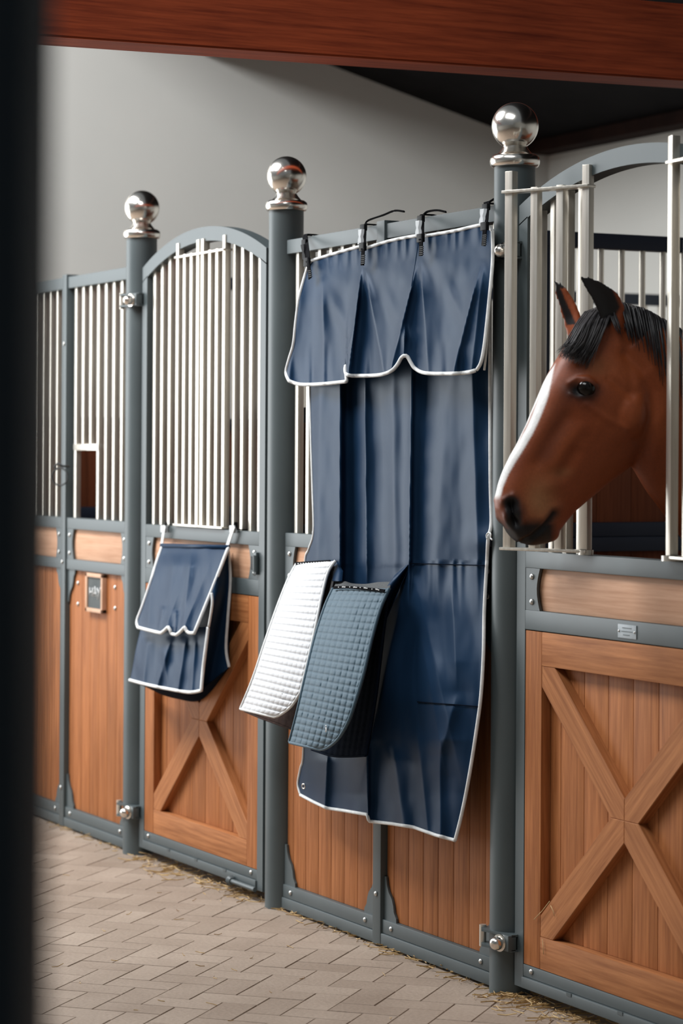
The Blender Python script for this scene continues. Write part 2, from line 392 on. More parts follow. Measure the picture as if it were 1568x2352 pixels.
bm = BM(); box(bm, SL, 9.2, 1.45, 1.57, RZ(1.57) - 0.16, RZ(1.57), tint=0.4); struct('trim_2', bm, purlinm)   # purlin
bm = BM()                                                                                             # red tie beam
sB = -0.92
p0, p1 = ws(90, 82, sB), ws(1568, 185, sB)
sl = (p1.z - p0.z) / (p1.y - p0.y)
zb = lambda y: p0.z + sl * (y - p0.y)
pts = []
for y in (-7.2, YB):
    for s_, z_ in ((sB, zb(y)), (sB - 0.17, zb(y)), (sB - 0.17, zb(y) + 0.255), (sB, zb(y) + 0.255)):
        pts.append(bm.verts.new((s_, y, z_)))
fs = [bm.faces.new([pts[i] for i in f]) for f in ((0, 1, 2, 3), (7, 6, 5, 4), (0, 4, 5, 1), (1, 5, 6, 2), (2, 6, 7, 3), (3, 7, 4, 0))]
bmesh.ops.bevel(bm, geom=bm.edges[:], offset=0.006, segments=2, affect='EDGES')
setattr_tint(bm, bm.faces, 0.45)
struct('trim_3', bm, wbeam)

# ------------------------------------------------------------------ gate posts with ball finials
POST_S = {'a': -4.226, 'b': -2.744, 'c': -1.483, 'd': 0.0}
def gate_post(s, label, hinges):
    t = thing('gate_post', (s, 0, 0), label, 'post', 'round grey gate posts with steel balls')
    bm = BM(); cyl(bm, (s, 0, -0.005), (s, 0, 2.3), 0.0575, 48); obj('post_tube', bm, steel, t)
    bm = BM(); c = Vector((s, 0, 2.296))
    lathe(bm, c, [(0.0590, 0), (0.0655, 0.002), (0.0690, 0.009), (0.0700, 0.018), (0.0680, 0.028), (0.0600, 0.0345), (0.0500, 0.037), (0.047, 0.040), (0.040, 0.048), (0.034, 0.057), (0.031, 0.064), (0.031, 0.070)], 56)
    obj('collar', bm, polish, t, 60)
    bm = BM(); rr = 0.0655
    lathe(bm, Vector((s, 0, 2.412)), [(0, -rr)] + [(rr * math.sin(a_), -rr * math.cos(a_)) for a_ in [math.pi * k / 28 for k in range(1, 28)]] + [(0, rr)], 56)
    obj('ball', bm, polish, t, 180)
    for z in hinges:
        h = BM()
        # strap plates top and bottom, barrel
        for dz in (-0.024, 0.018):
            prism2 = [(s - 0.074, -0.050), (s - 0.030, -0.075), (s + 0.085, -0.045), (s + 0.085, 0.0), (s - 0.06, 0.0)]
            a = [h.verts.new((x, y, z + dz)) for x, y in prism2]; c_ = [h.verts.new((x, y, z + dz + 0.006)) for x, y in prism2]
            h.faces.new(a[::-1]); h.faces.new(c_)
            for i in range(5): h.faces.new((a[i], a[(i + 1) % 5], c_[(i + 1) % 5], c_[i]))
        box(h, s + 0.0, s + 0.085, -0.056, -0.03, z - 0.022, z + 0.022, 0.002)
        ho = obj('hinge', h, steel, t)
        g = BM(); cyl(g, (s - 0.062, -0.052, z - 0.030), (s - 0.062, -0.052, z + 0.030), 0.010, 16); obj('hinge_pin', g, inox, ho)
        g = BM(); ax = Vector((0.25, -1, 0)).normalized()
        lathe(g, Vector((s + 0.048, -0.058, z - 0.002)), [(0.024, 0), (0.024, 0.006), (0.019, 0.007), (0.019, 0.016), (0.018, 0.023), (0.013, 0.031), (0.006, 0.035), (0, 0.036)], 24, ax)
        obj('cap_nut', g, polish, ho, 50)
    return t
gate_post(POST_S['a'], 'round grey gate post farthest left, at the end of the left stall panel', [])
gate_post(POST_S['b'], 'round grey gate post with steel ball and hinges, left of the hanging bag', [2.065, 0.163])
gate_post(POST_S['c'], 'round grey gate post with steel ball, between the closed stall door and the navy curtain', [])
gate_post(POST_S['d'], 'tall round grey gate post with steel ball beside the horse', [2.06, 0.152])

BARW = 0.022
def bolt(s, z, parent, y=-0.0275, r=0.009):
    bm = BM(); dome(bm, (s, y, z), r); obj('bolt', bm, boltm, parent, 60)
def vbar(s, z0, z1, parent, y=0.0, wd=BARW, name='bar'):
    bm = BM(); box(bm, s - wd / 2, s + wd / 2, y - wd / 2, y + wd / 2, z0, z1, 0.0022); return obj(name, bm, inox, parent, 25)
def boards(name, s0, s1, z0, z1, y0, y1, wd, mat, parent, off=0.0):
    bm = BM(); x = s0 + 0.001; first = True; bm.loops.layers.float_color.new('tint')
    while x < s1 - 0.004:
        nx = min(s1, (x + wd * (off if (first and off) else 1.0)))
        if s1 - nx < 0.012: nx = s1
        n0 = len(bm.faces)
        pre = set(bm.faces)
        box(bm, x + 0.0006, nx - 0.0006, y0, y1, z0, z1, 0.0032)
        setattr_tint(bm, [f for f in bm.faces if f not in pre], random.random())
        x = nx; first = False
    return obj(name, bm, mat, parent, 25)
def plank(name, pts_or_box, mat, parent, bev=0.002):
    bm = BM(); box(bm, *pts_or_box, bev); setattr_tint(bm, bm.faces, random.uniform(.2, .8)); return obj(name, bm, mat, parent, 25)
def gusset(s, z, sx, sz, parent, w_=0.080, h_=0.130):
    """ornamental corner plate, sx/sz = direction it reaches"""
    pr_ = [(0, 0), (w_, 0), (w_ * 0.98, h_ * 0.10), (w_ * 0.80, h_ * 0.22), (w_ * 0.74, h_ * 0.38), (w_ * 0.62, h_ * 0.52), (w_ * 0.36, h_ * 0.66), (w_ * 0.22, h_ * 0.82), (w_ * 0.16, h_), (0, h_)]
    bm = BM(); prism(bm, [(s + sx * x, z + sz * zz) for x, zz in pr_], -0.019, -0.012); return obj('corner_plate', bm, steel, parent)
def endplate(s, sx, z0, z1, parent, w_=0.075):
    """flat plate at the end of the upper plank, edge bowed inwards"""
    pts = [(s, z0), (s, z1)]
    for k in range(9):
        t = k / 8; pts.append((s + sx * (w_ - 0.016 * math.sin(math.pi * t) + 0.0), lerp(z1, z0, t)))
    bm = BM(); prism(bm, pts, -0.024, -0.016); p = obj('end_plate', bm, steel, parent)
    for z in (lerp(z0, z1, 0.2), lerp(z0, z1, 0.8)): bolt(s + sx * 0.035, z, p, -0.0245, 0.0085)
    return p
def panel(s0, s1, sm_, label, hatch=False):
    t = thing('stall_front_panel', ((s0 + s1) / 2, 0, 0), label, 'stall panel', 'fixed stall front panels')
    a, c = s0 + 0.058, s1 - 0.058
    for nm, z0, z1 in (('top_rail', 2.150, 2.196), ('middle_rail', 1.193, 1.237), ('lower_rail', 1.032, 1.074)):
        bm = BM(); box(bm, a, c, -0.025, 0.025, z0, z1, 0.003); obj(nm, bm, steel, t)
    bm = BM(); box(bm, a, c, -0.025, 0.025, 0.045, 0.086, 0.002)
    box(bm, a, c, -0.030, 0.028, 0.008, 0.044, 0.003); obj('bottom_rail', bm, steel, t)
    bm = BM(); box(bm, sm_ - 0.026, sm_ + 0.026, -0.032, 0.02, 0.006, 2.206, 0.003); st = obj('middle_stile', bm, steel, t)
    bolt(sm_, 1.06, st, -0.033, 0.008); bolt(sm_ + .006, 1.93, st, -0.033, 0.008); bolt(sm_, 0.16, st, -0.033, 0.008)
    for q0, q1 in ((a, sm_ - 0.026), (sm_ + 0.026, c)):
        n = 8; sp = (q1 - q0) / (n + 0.0)
        for k in range(n):
            x = q0 + sp * (k + 0.62)
            if hatch and q0 > sm_ and k in (1, 2):
                vbar(x, 1.53, 2.152, t)
            else: vbar(x, 1.236, 2.152, t)
        if hatch and q0 > sm_:
            bm = BM(); box(bm, q0 + sp * 0.62 - .012, q0 + sp * 3.62 + .012, -0.013, 0.013, 1.505, 1.53, 0.002); obj('hatch_bar', bm, inox, t)
        bm = BM(); box(bm, q0 + 0.01, q1 - 0.01, -0.012, 0.012, 1.074, 1.193, 0.002); setattr_tint(bm, bm.faces, random.uniform(.3, .7)); obj('upper_plank', bm, wpale, t, 25)
        endplate(q0, 1, 1.074, 1.193, t); endplate(q1, -1, 1.074, 1.193, t)
        boards('board_panel', q0, q1, 0.086, 1.032, -0.010, 0.012, 0.092, wz_, t, 0.5)
        gusset(q0, 1.032, 1, -1, t); gusset(q1, 1.032, -1, -1, t); gusset(q0, 0.086, 1, 1, t); gusset(q1, 0.086, -1, 1, t)
        bolt(q0 + 0.06, 0.066, t, -0.0255, .008); bolt(q1 - 0.06, 0.066, t, -0.0255, .008)
    return t
panel(POST_S['a'], POST_S['b'], -3.482, 'barred stall panel at far left with a feed hatch, chalkboard and tie ring', True)
panel(POST_S['c'], POST_S['d'], -0.748, 'barred stall panel with wooden boards behind the navy curtain')

def swing_leaf(t, pivot, direction, width, nb, z0, z1, free_up=0.07):
    """grille leaf turning on a pivot bar; direction = unit vector in plan"""
    d = Vector((direction[0], direction[1], 0)).normalized(); nrm = Vector((-d.y, d.x, 0))
    ang = math.atan2(d.y, d.x)
    def rbox(bm, u0, u1, v0, v1, za, zb_):
        b0 = len(bm.verts); pre = set(bm.verts)
        box(bm, u0, u1, v0, v1, za, zb_, 0.002)
        for v in bm.verts:
            if v not in pre:
                p = pivot + d * v.co.x + nrm * v.co.y; v.co = (p.x, p.y, v.co.z)
    bm = BM(); rbox(bm, -0.012, width + 0.02, -0.019, 0.019, z1, z1 + 0.008); root = obj('swing_grille', bm, inox, t, 25)
    bm = BM(); rbox(bm, -0.012, width + 0.02, -0.019, 0.019, z0 - 0.008, z0); obj('bottom_plate', bm, inox, root, 25)
    for k in range(nb):
        u = width * k / (nb - 1); bm = BM(); wd = 0.0115 if k < nb - 1 else 0.0125
        rbox(bm, u - wd, u + wd, -wd, wd, z0 - (0.0), z1 + (0.012 if 0 < k < nb - 1 else free_up))
        obj('bar', bm, inox, root, 25)
    return root
def door(s0, s1, label, open_grille):
    t = thing('stall_door', ((s0 + s1) / 2, 0, 0.03), label, 'stall door', 'arched stall doors')
    cs = (s0 + s1) / 2; hw = (s1 - s0) / 2; Ra = 1.4; zc = 2.292
    topz = lambda s, off=0: zc - Ra + math.sqrt((Ra - off) ** 2 - (s - cs) ** 2)
    for a, c in ((s0, s0 + 0.045), (s1 - 0.045, s1)):
        e0, e1 = topz(a) - .012, topz(c) - .012
        bm = BM(); prism(bm, [(a, 0.035), (c, 0.035), (c, topz(c, 0.05) + .004), (a, topz(a, 0.05) + .004)], -0.025, 0.025); obj('stile', bm, steel, t)
    bm = BM(); n = 36
    outer = [(lerp(s0, s1, k / n), topz(lerp(s0, s1, k / n))) for k in range(n + 1)]
    inner = [(lerp(s0, s1, k / n), topz(lerp(s0, s1, k / n), 0.05)) for k in range(n + 1)]
    A = [[bm.verts.new((x, y, z)) for x, z in P_] for P_ in (outer, inner) for y in (-0.025, 0.025)]
    of, ob, inf, inb = A
    for k in range(n):
        for p_, q_ in ((of, ob), (ob, inb), (inb, inf), (inf, of)): bm.faces.new((p_[k], p_[k + 1], q_[k + 1], q_[k]))
    bm.faces.new((of[0], ob[0], inb[0], inf[0])); bm.faces.new((of[n], inf[n], inb[n], ob[n]))
    obj('arch', bm, steel, t)
    i0, i1 = s0 + 0.045, s1 - 0.045
    for nm, z0, z1 in (('top_rail', 1.187, 1.233), ('lower_rail', 1.018, 1.072)):
        bm = BM(); box(bm, i0, i1, -0.0255, 0.0245, z0, z1, 0.003); obj(nm, bm, steel, t)
    bm = BM(); box(bm, i0, i1, -0.0245, 0.0245, 0.068, 0.101, 0.002); box(bm, i0, i1, -0.031, 0.026, 0.036, 0.067, 0.003); br = obj('bottom_rail', bm, steel, t)
    bolt(i0 + 0.045, 0.087, br, -0.025, .008); bolt(i1 - 0.045, 0.087, br, -0.025, .008)
    for k in range(3):
        g = BM(); x = lerp(i0, i1, (k + 1) / 4); box(g, x - 0.012, x + 0.012, -0.0325, -0.030, 0.060, 0.0685); obj('weld_tab', g, steel, br)
    bm = BM(); box(bm, i0, i1, -0.012, 0.012, 1.072, 1.187, 0.002); setattr_tint(bm, bm.faces, 0.5); obj('upper_plank', bm, wpale, t, 25)
    endplate(i0, 1, 1.072, 1.187, t); ep = endplate(i1, -1, 1.072, 1.187, t, 0.085)
    # timber frame with crossed braces
    w_ = 0.086; yF = -0.0235
    plank('wood_stile', (i0 + .001, i0 + w_, yF, 0.012, 0.102, 1.016), wz_, t); plank('wood_stile', (i1 - w_, i1 - .001, yF, 0.012, 0.102, 1.016), wz_, t)
    plank('wood_rail', (i0 + w_ + .0005, i1 - w_ - .0005, yF, 0.012, 0.924, 1.016), wx_, t); plank('wood_rail', (i0 + w_ + .0005, i1 - w_ - .0005, yF, 0.012, 0.102, 0.190), wx_, t)
    a0, a1, b0, b1 = i0 + w_, i1 - w_, 0.190, 0.924
    boards('board_panel', a0, a1, b0, b1, 0.006, 0.020, 0.118, wz_, t, 0.45)
    cxs, czs = (a0 + a1) / 2, (b0 + b1) / 2
    for sx in (-1, 1):
        for sz in (-1, 1):
            ex, ez = (a1 - a0) / 2, (b1 - b0) / 2; hx, hz = 0.060, 0.0
            dl = math.hypot(ex, ez); hwid = 0.043
            nx, nz = ez / dl * hwid, ex / dl * hwid      # perpendicular offset
            # quadrant brace polygon, clipped to the quadrant
            # line edges: z = (ez/ex) x +- dzv
            dzv = hwid * dl / ex; dxv = hwid * dl / ez
            pts = [(0, 0), (dxv, 0) , (ex, ez - dzv), (ex, ez), (ex - dxv, ez), (0, dzv)]
            P2 = [(cxs + sx * x, czs + sz * z) for x, z in pts]
            g = BM(); prism(g, P2, yF + 0.001, 0.006)
            bmesh.ops.bevel(g, geom=[e_ for e_ in g.edges if all(abs(v.co.y - (yF + .001)) < 1e-5 for v in e_.verts)], offset=0.0018, segments=1, affect='EDGES')
            ang = math.atan2(ez * sz, ex * sx)
            setattr_tint(g, g.faces, random.uniform(.25, .85))
            o = obj('brace', g, wx_, t, 25)
            # turn the grain along the brace: rotate mesh back and object forward
            M = Matrix.Rotation(ang, 4, 'Y'); o.data.transform(M); o.matrix_basis = M.inverted()
    # bars
    nbar = 14; sp = (i1 - i0) / nbar; lo, hi = cs - 0.24, cs + 0.24
    for k in range(nbar):
        x = i0 + sp * (k + 0.5)
        if lo < x < hi: continue
        vbar(x, 1.232, topz(x, 0.05) + .004, t)
    if not open_grille:
        swing_leaf(t, Vector((cs - 0.205, -0.018, 0)), (1, 0), 0.185, 4, 1.243, 2.195, 0.055)
        swing_leaf(t, Vector((cs + 0.205, -0.018, 0)), (-1, 0), 0.185, 4, 1.243, 2.195, 0.055)
    return t, cs, i0, i1
doorA, cA, iA0, iA1 = door(-2.672, -1.585, 'closed arched stall door with steel bars and wooden cross, navy bag hanging on it', False)
g = BM(); box(g, iA1 - 0.062, iA1 - 0.030, -0.0262, -0.0245, 1.105, 1.150); obj('latch_slot', g, rubber, doorA, label='dark latch slot')
g = BM(); box(g, iA1 - 0.022, iA1 + 0.002, -0.036, -0.0245, 1.090, 1.165, 0.003); cyl(g, (iA1 - 0.004, -0.034, 1.10), (iA1 - 0.004, -0.034, 1.155), 0.010, 16); obj('latch', g, steel, doorA)
g = BM(); cyl(g, (iA1 - 0.16, -0.045, 0.042), (iA1 + 0.03, -0.045, 0.042), 0.008, 12); lathe(g, Vector((iA1 - 0.17, -0.045, 0.042)), [(0, -.018), (.012, -.014), (.018, 0), (.012, .014), (0, .018)], 16, Vector((1, 0, 0))); obj('floor_bolt', g, steel, doorA)
doorB, cB, iB0, iB1 = door(0.068, 1.155, 'arched stall door with open grille and wooden cross where the horse looks out', True)
# left leaf swung open towards the post, right leaf swung the other way
pivL = Vector((0.431, -0.030, 0)); freeL = Vector((0.195, -0.125, 0)); dL = freeL - pivL
swing_leaf(doorB, pivL, (dL.x, dL.y), dL.length, 4, 1.247, 2.200, 0.060)
pivR = Vector((0.838, -0.034, 0))
swing_leaf(doorB, pivR, (1, -0.08), 0.24, 4, 1.247, 2.222, 0.070)
g = BM(); cyl(g, (pivR.x, pivR.y, 1.234), (pivR.x, pivR.y, 1.247), 0.026, 20); cyl(g, (pivL.x, pivL.y, 1.234), (pivL.x, pivL.y, 1.247), 0.02, 20); obj('pivot_bearing', g, inox, doorB)
g = BM()
pa, pb = wp(1419, 1434, -0.0268), wp(1461, 1466, -0.0268)
box(g, pa.x, pb.x, -0.0278, -0.0255, 1.027, 1.062, 0.0008); npl = obj('name_plate', g, platem, doorB, label='small engraved metal plate')
for x in (pa.x + .006, pb.x - .006): bolt(x, 1.0445, npl, -0.0278, 0.0032)
g = BM()
for k, (a_, b_) in enumerate(((.25, .75), (.2, .8), (.3, .65))): box(g, lerp(pa.x, pb.x, a_), lerp(pa.x, pb.x, b_), -0.0283, -0.0278, 1.052 - k * .009, 1.0545 - k * .009)
obj('engraving', g, steel, npl)

# ------------------------------------------------------------------ partitions inside the stalls
def partition(s, label):
    t = thing('stall_partition', (s, 1.8, 0), label, 'stall partition', 'navy barred partitions between stalls')
    a, c = 0.07, 3.48
    af = 0.96      # the high grille begins away from the stall front
    bm = BM(); box(bm, s - 0.025, s + 0.025, af, c, 2.222, 2.276, 0.003); obj('top_rail', bm, navy, t)
    bm = BM(); box(bm, s - 0.025, s + 0.025, a, c, 1.60, 1.65, 0.003); obj('middle_rail', bm, navy, t)
    bm = BM(); box(bm, s - 0.025, s + 0.025, af, af + 0.05, 1.65, 2.222, 0.003); obj('end_stile', bm, navy, t)
    bm = BM(); box(bm, s - 0.030, s + 0.030, a, c, 1.212, 1.262, 0.004); box(bm, s - 0.034, s + 0.034, a, c, 1.160, 1.211, 0.004); obj('lower_rail', bm, navy, t)
    n = int((c - af) / 0.0865)
    for k in range(n):
        y = af + 0.09 + k * 0.0865;
        if y > c - .02: continue
        bm = BM(); cyl(bm, (s, y, 1.64), (s, y, 2.225), 0.0115, 12); obj('bar', bm, inox, t)
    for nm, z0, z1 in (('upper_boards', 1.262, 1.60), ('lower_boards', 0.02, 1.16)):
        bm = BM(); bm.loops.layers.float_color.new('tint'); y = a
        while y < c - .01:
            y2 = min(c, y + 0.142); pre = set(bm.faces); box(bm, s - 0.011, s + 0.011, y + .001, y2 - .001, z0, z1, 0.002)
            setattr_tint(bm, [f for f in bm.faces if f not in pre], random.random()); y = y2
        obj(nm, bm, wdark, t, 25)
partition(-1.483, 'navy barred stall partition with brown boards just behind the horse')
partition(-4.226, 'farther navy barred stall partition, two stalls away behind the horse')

# ------------------------------------------------------------------ blurred post close to the camera
cpos = CAM + FW * 1.42 + RT * ((92 - 784) / F * 1.42 - 0.06)
g = BM(); box(g, -0.06, 0.06, -0.06, 0.06, 0, 3.2, 0.004)
bmesh.ops.rotate(g, verts=g.verts, cent=(0, 0, 0), matrix=Matrix.Rotation(-YAW, 3, 'Z'))
bmesh.ops.translate(g, verts=g.verts, vec=(cpos.x, cpos.y, 0))
# (its face is turned to the aisle)
tag(obj('steel_column', g, dark_post), 'dark blue blurred column close up along the left edge', 'column')

# ------------------------------------------------------------------ navy stable curtain
curt = thing('stable_curtain', (-0.75, -0.07, 0.2), 'navy stable curtain with white piping hanging on the stall panel between two posts', 'curtain')
NZ = lambda p, s: noise.noise(Vector(p) * s)
def hang_noise(px, py, a=0.004):
    return a * (noise.noise(Vector((px / 55., py / 160., 1.3))) + 0.5 * noise.noise(Vector((px / 22., py / 70., 4.1))))
BODY = [(735, 880, 728, 1290, 30, 40, .022, 1.5), (782, 860, 781, 1300, 46, 12, .030, 1.2), (838, 860, 842, 1300, 18, 26, .024, 1.0),
        (902, 870, 905, 1280, 26, 20, .014, 1.6), (946, 860, 940, 1300, 30, 16, .028, 1.0), (1030, 900, 1000, 1290, 40, 50, .016, 1.8), (1085, 870, 1095, 1240, 24, 18, .014, 1.5)]
def body_depth(px, py, u, v):
    d = 0.050
    f = 1.0 - sst((py - 1285) / 150)
    for (x0, y0, x1, y1, wl, wr, a_, p_) in BODY:
        t = (py - y0) / (y1 - y0); x = lerp(x0, x1, min(1.3, max(-1, t))); dd = px - x; w_ = wl if dd < 0 else wr
        d += 1.45 * a_ * f * math.exp(-(abs(dd) / w_) ** p_) * min(1, max(0, (py - 560) / 200))
    # swept-in waist where the side loops pull
    d += 0.012 * math.exp(-((py - 1240) / 30) ** 2) * math.exp(-((px - 1115) / 40) ** 2)
    # lower part: stands away from the stall
    k = min(1, max(0, (py - 1290) / 330)); k = k * k * (3 - 2 * k)
    d += 0.085 * k * (0.55 + 0.45 * math.sin(math.pi * min(1, max(0, (px - 680) / 420))))
    if py > 1300:
        e = sst((py - 1300) / 110)
        # pulled tight from the sling corner at (940,1292)
        d += e * ridge(px, py, 940, 1292, 850, 1700, 36, 30, .030, 1.3, .05)
        d += e * ridge(px, py, 945, 1292, 1040, 1700, 26, 50, .020, 1.4, .05)
        d += e * ridge(px, py, 1035, 1298, 1046, 1520, 16, 30, .014, 1.2, .05)
        d += e * ridge(px, py, 960, 1420, 1010, 1700, 14, 24, .013, 1.2, .2)
        d += e * ridge(px, py, 1050, 1590, 1020, 1700, 30, 20, .012, 1.2, .2)
    if py > 1640:
        e = sst((py - 1640) / 110)
        d += e * ridge(px, py, 842, 1680, 846, 1920, 40, 8, .020, 1.2, .1)
        d += e * ridge(px, py, 752, 1720, 745, 1880, 18, 12, .022, 1.2, .1)
        d += e * ridge(px, py, 900, 1700, 930, 1930, 20, 20, .016, 1.4, .1)
        d += e * ridge(px, py, 955, 1650, 985, 1930, 16, 24, .016, 1.3, .1)
        d += e * ridge(px, py, 1010, 1680, 1012, 1930, 14, 12, .012, 1.3, .1)
        d += 0.006 * math.exp(-((py - 1612) / 10) ** 2)
    if py > 1840:
        d -= 0.002 * math.sin(px / 6.0) * min(1, (py - 1840) / 60)
    if 1290 < py < 1420 and px > 940:
        d += 0.0022 * math.sin(px / 4.2 + 2 * noise.noise(Vector((px / 30, 1, 1)))) * (1 - (py - 1290) / 130)
    d += 0.004 * noise.noise(Vector((px / 60., py / 110., 7.7))) * (1 if py > 1300 else .3)
    return -(d + hang_noise(px, py))
Lc = [(714, 640), (712, 880), (714, 1000), (718, 1130), (720, 1222), (709, 1262), (700, 1300), (697, 1500), (697, 1720), (690, 1765), (684, 1800), (690, 1826)]
Rc = [(1124, 560), (1125, 860), (1126, 1100), (1128, 1200), (1121, 1236), (1118, 1290), (1112, 1400), (1110, 1500), (1104, 1600), (1092, 1690), (1076, 1790), (1060, 1870), (1045, 1930)]
Tc = [(714, 640), (835, 600), (960, 575), (1124, 560)]
Bc = [(690, 1826), (720, 1842), (750, 1856), (790, 1862), (843, 1871), (847, 1886), (900, 1892), (950, 1900), (1000, 1918), (1045, 1930)]
bm, G = patch(sm(Lc), sm(Rc), Tc, Bc, body_depth, 190, 300)
bod = obj('curtain_body', bm, navyc, curt, 180)
g = BM(); tube(g, border(G, 'L')[::1], 0.0042, 8); tube(g, border(G, 'B'), 0.0052, 8); tube(g, border(G, 'R'), 0.0052, 8); obj('piping', g, piping, bod, 180, label='white edge piping')
# seams
def seam(P, Y, parent, mat=darkq, r=0.0016):
    g = BM(); tube(g, [wp(x, y, body_depth(x, y, 0, 0) - Y) for x, y in P], r, 6); return obj('seam', g, mat, parent, 180)
seam([(lerp(942, 1114, k / 20), lerp(1294, 1299, k / 20)) for k in range(21)], 0.002, bod)
seam([(lerp(958, 1101, k / 20), lerp(1612, 1623, k / 20)) for k in range(21)], 0.002, bod)
# eyelet bottom left, loops at the sides
def ringmesh(c, r, rr, axis, n=20):
    axis = axis.normalized(); a = axis.orthogonal().normalized(); b_ = axis.cross(a)
    g = BM(); tube(g, [c + (a * math.cos(k * 2 * math.pi / n) + b_ * math.sin(k * 2 * math.pi / n)) * r for k in range(n)], rr, 8, close=True); return g
c_ = wp(697, 1806, body_depth(697, 1806, 0, 0) - 0.003)
obj('eyelet', ringmesh(c_, 0.0075, 0.0022, Vector((0.2, -1, 0))), polish, curt, 180)
for px, py in ((1121, 1232), (722, 1224)):
    g = BM(); c0 = Vector((px, py, 0)); pts = [(px - 3, py + 6), (px - 4, py - 3), (px + 1, py - 9), (px + 6, py - 5), (px + 5, py + 3), (px + 9, py + 8)]
    tube(g, [wp(x, y, -0.075) for x, y in sm(pts, 20)], 0.0022, 8); obj('side_loop', g, piping, curt, 180)
g = BM(); tube(g, [wp(x, y, Y) for x, y, Y in sm([(1129, 600, -.075), (1124, 700, -.078), (1117, 800, -.08), (1112, 850, -.075)], 20)], 0.0035, 6); obj('side_cord', g, piping, curt, 180)
# sling straps of the two pad holders
g = BM(); P = [(938, 1292), (925, 1306), (908, 1326), (893, 1345)]
bm, G2 = patch([(940, 1291), (905, 1322), (885, 1352)], [(944, 1293), (920, 1345), (888, 1420), (868, 1500)], [(940, 1291), (944, 1293)], [(885, 1352), (868, 1500)],
               lambda px, py, u, v: -(0.075 + 0.08 * v + 0.012 * math.sin(u * 7)), 16, 40)
obj('sling', bm, navyc, curt, 180)
bm, G2 = patch([(770, 1286), (764, 1310), (762, 1335)], [(774, 1286), (787, 1312), (785, 1336)], [(770, 1286), (774, 1286)], [(762, 1335), (785, 1338)],
               lambda px, py, u, v: -(0.085 + 0.05 * v + 0.012 * math.sin(u * 3.1)), 16, 20)
obj('sling', bm, navyc, curt, 180)
# valance
VR = [(700, 600, 660, 900, 14, 22, .014, 1.4), (740, 620, 745, 900, 20, 26, .022, 1.3), (832, 600, 798, 880, 26, 14, .034, 1.0), (836, 610, 884, 870, 10, 30, .018, 1.2), (962, 590, 890, 880, 34, 20, .032, 1.05), (965, 590, 985, 880, 10, 36, .018, 1.3),
      (930, 740, 925, 870, 10, 12, .014, 1.2), (1108, 590, 1035, 880, 30, 20, .030, 1.1), (1112, 590, 1080, 880, 12, 20, .014, 1.2)]
def val_depth(px, py, u, v):
    d = 0.088 + 0.03 * v
    for (x0, y0, x1, y1, wl, wr, a_, p_) in VR:
        t = (py - y0) / (y1 - y0); x = lerp(x0, x1, t); wid = 0.5 + 0.8 * max(0, min(1, t))
        dd = px - x; w_ = (wl if dd < 0 else wr) * wid
        d += a_ * sst(t / 0.30) * math.exp(-(abs(dd) / w_) ** p_)
    # swag between the straps
    for xa, xb in ((720, 830), (838, 960), (968, 1106)):
        m_ = (xa + xb) / 2; yt = 660 - (m_ - 720) * .12
        d += 0.008 * math.exp(-((px - m_) / 40) ** 2 - ((py - yt + 10) / 34) ** 2)
        d += 0.007 * math.exp(-((px - m_ - 0.4 * (py - yt - 60)) / 16) ** 2 - ((py - yt - 60) / 60) ** 2)
    ytop = 598 - (px - 715) * 0.19
    g_ = max(0, 1 - (py - ytop) / 45.)
    d += 0.0026 * g_ * math.sin(px / 3.6 + 3 * noise.noise(Vector((px / 40, 0, 2))))
    if px < 797: d -= 0.012 * max(0, min(1, (py - 700) / 120))
    yb = max(0, (py - 780) / 80.)
    d += 0.003 * min(1, yb) * math.sin(px / 5.5 + 2 * noise.noise(Vector((px / 30, 5, 2))))
    d += 0.004 * noise.noise(Vector((px / 48., py / 110., 3.3))) + 0.0014 * noise.noise(Vector((px / 18., py / 50., 9.3)))
    return -d
Lv = [(714, 599), (703, 625), (688, 680), (680, 735), (674, 790), (664, 825), (657, 855), (664, 875)]
Rv = [(1131, 530), (1131, 600), (1124, 680), (1117, 750), (1111, 800), (1104, 833), (1094, 850)]
Tv = sm([(714, 599), (770, 582), (828, 566), (836, 567), (846, 568), (900, 552), (960, 541), (968, 543), (1040, 531), (1108, 517), (1131, 530)], 80)
Bv = sm([(664, 875), (690, 883), (740, 882), (796, 876)], 20) + sm([(793, 838), (796, 860), (830, 863), (872, 861), (898, 852), (912, 838), (923, 820), (934, 818), (944, 834), (953, 846), (978, 857), (1040, 858), (1075, 855), (1094, 850)], 80)
bm, G = patch(sm(Lv), sm(Rv), Tv, Bv, val_depth, 220, 130)
val = obj('valance', bm, navyc, curt, 180)
g = BM(); tube(g, border(G, 'LB'), 0.0058, 8); tube(g, border(G, 'R'), 0.005, 8); tube(g, border(G, 'T'), 0.0052, 8)
obj('piping', g, piping, val, 180, label='white edge piping')
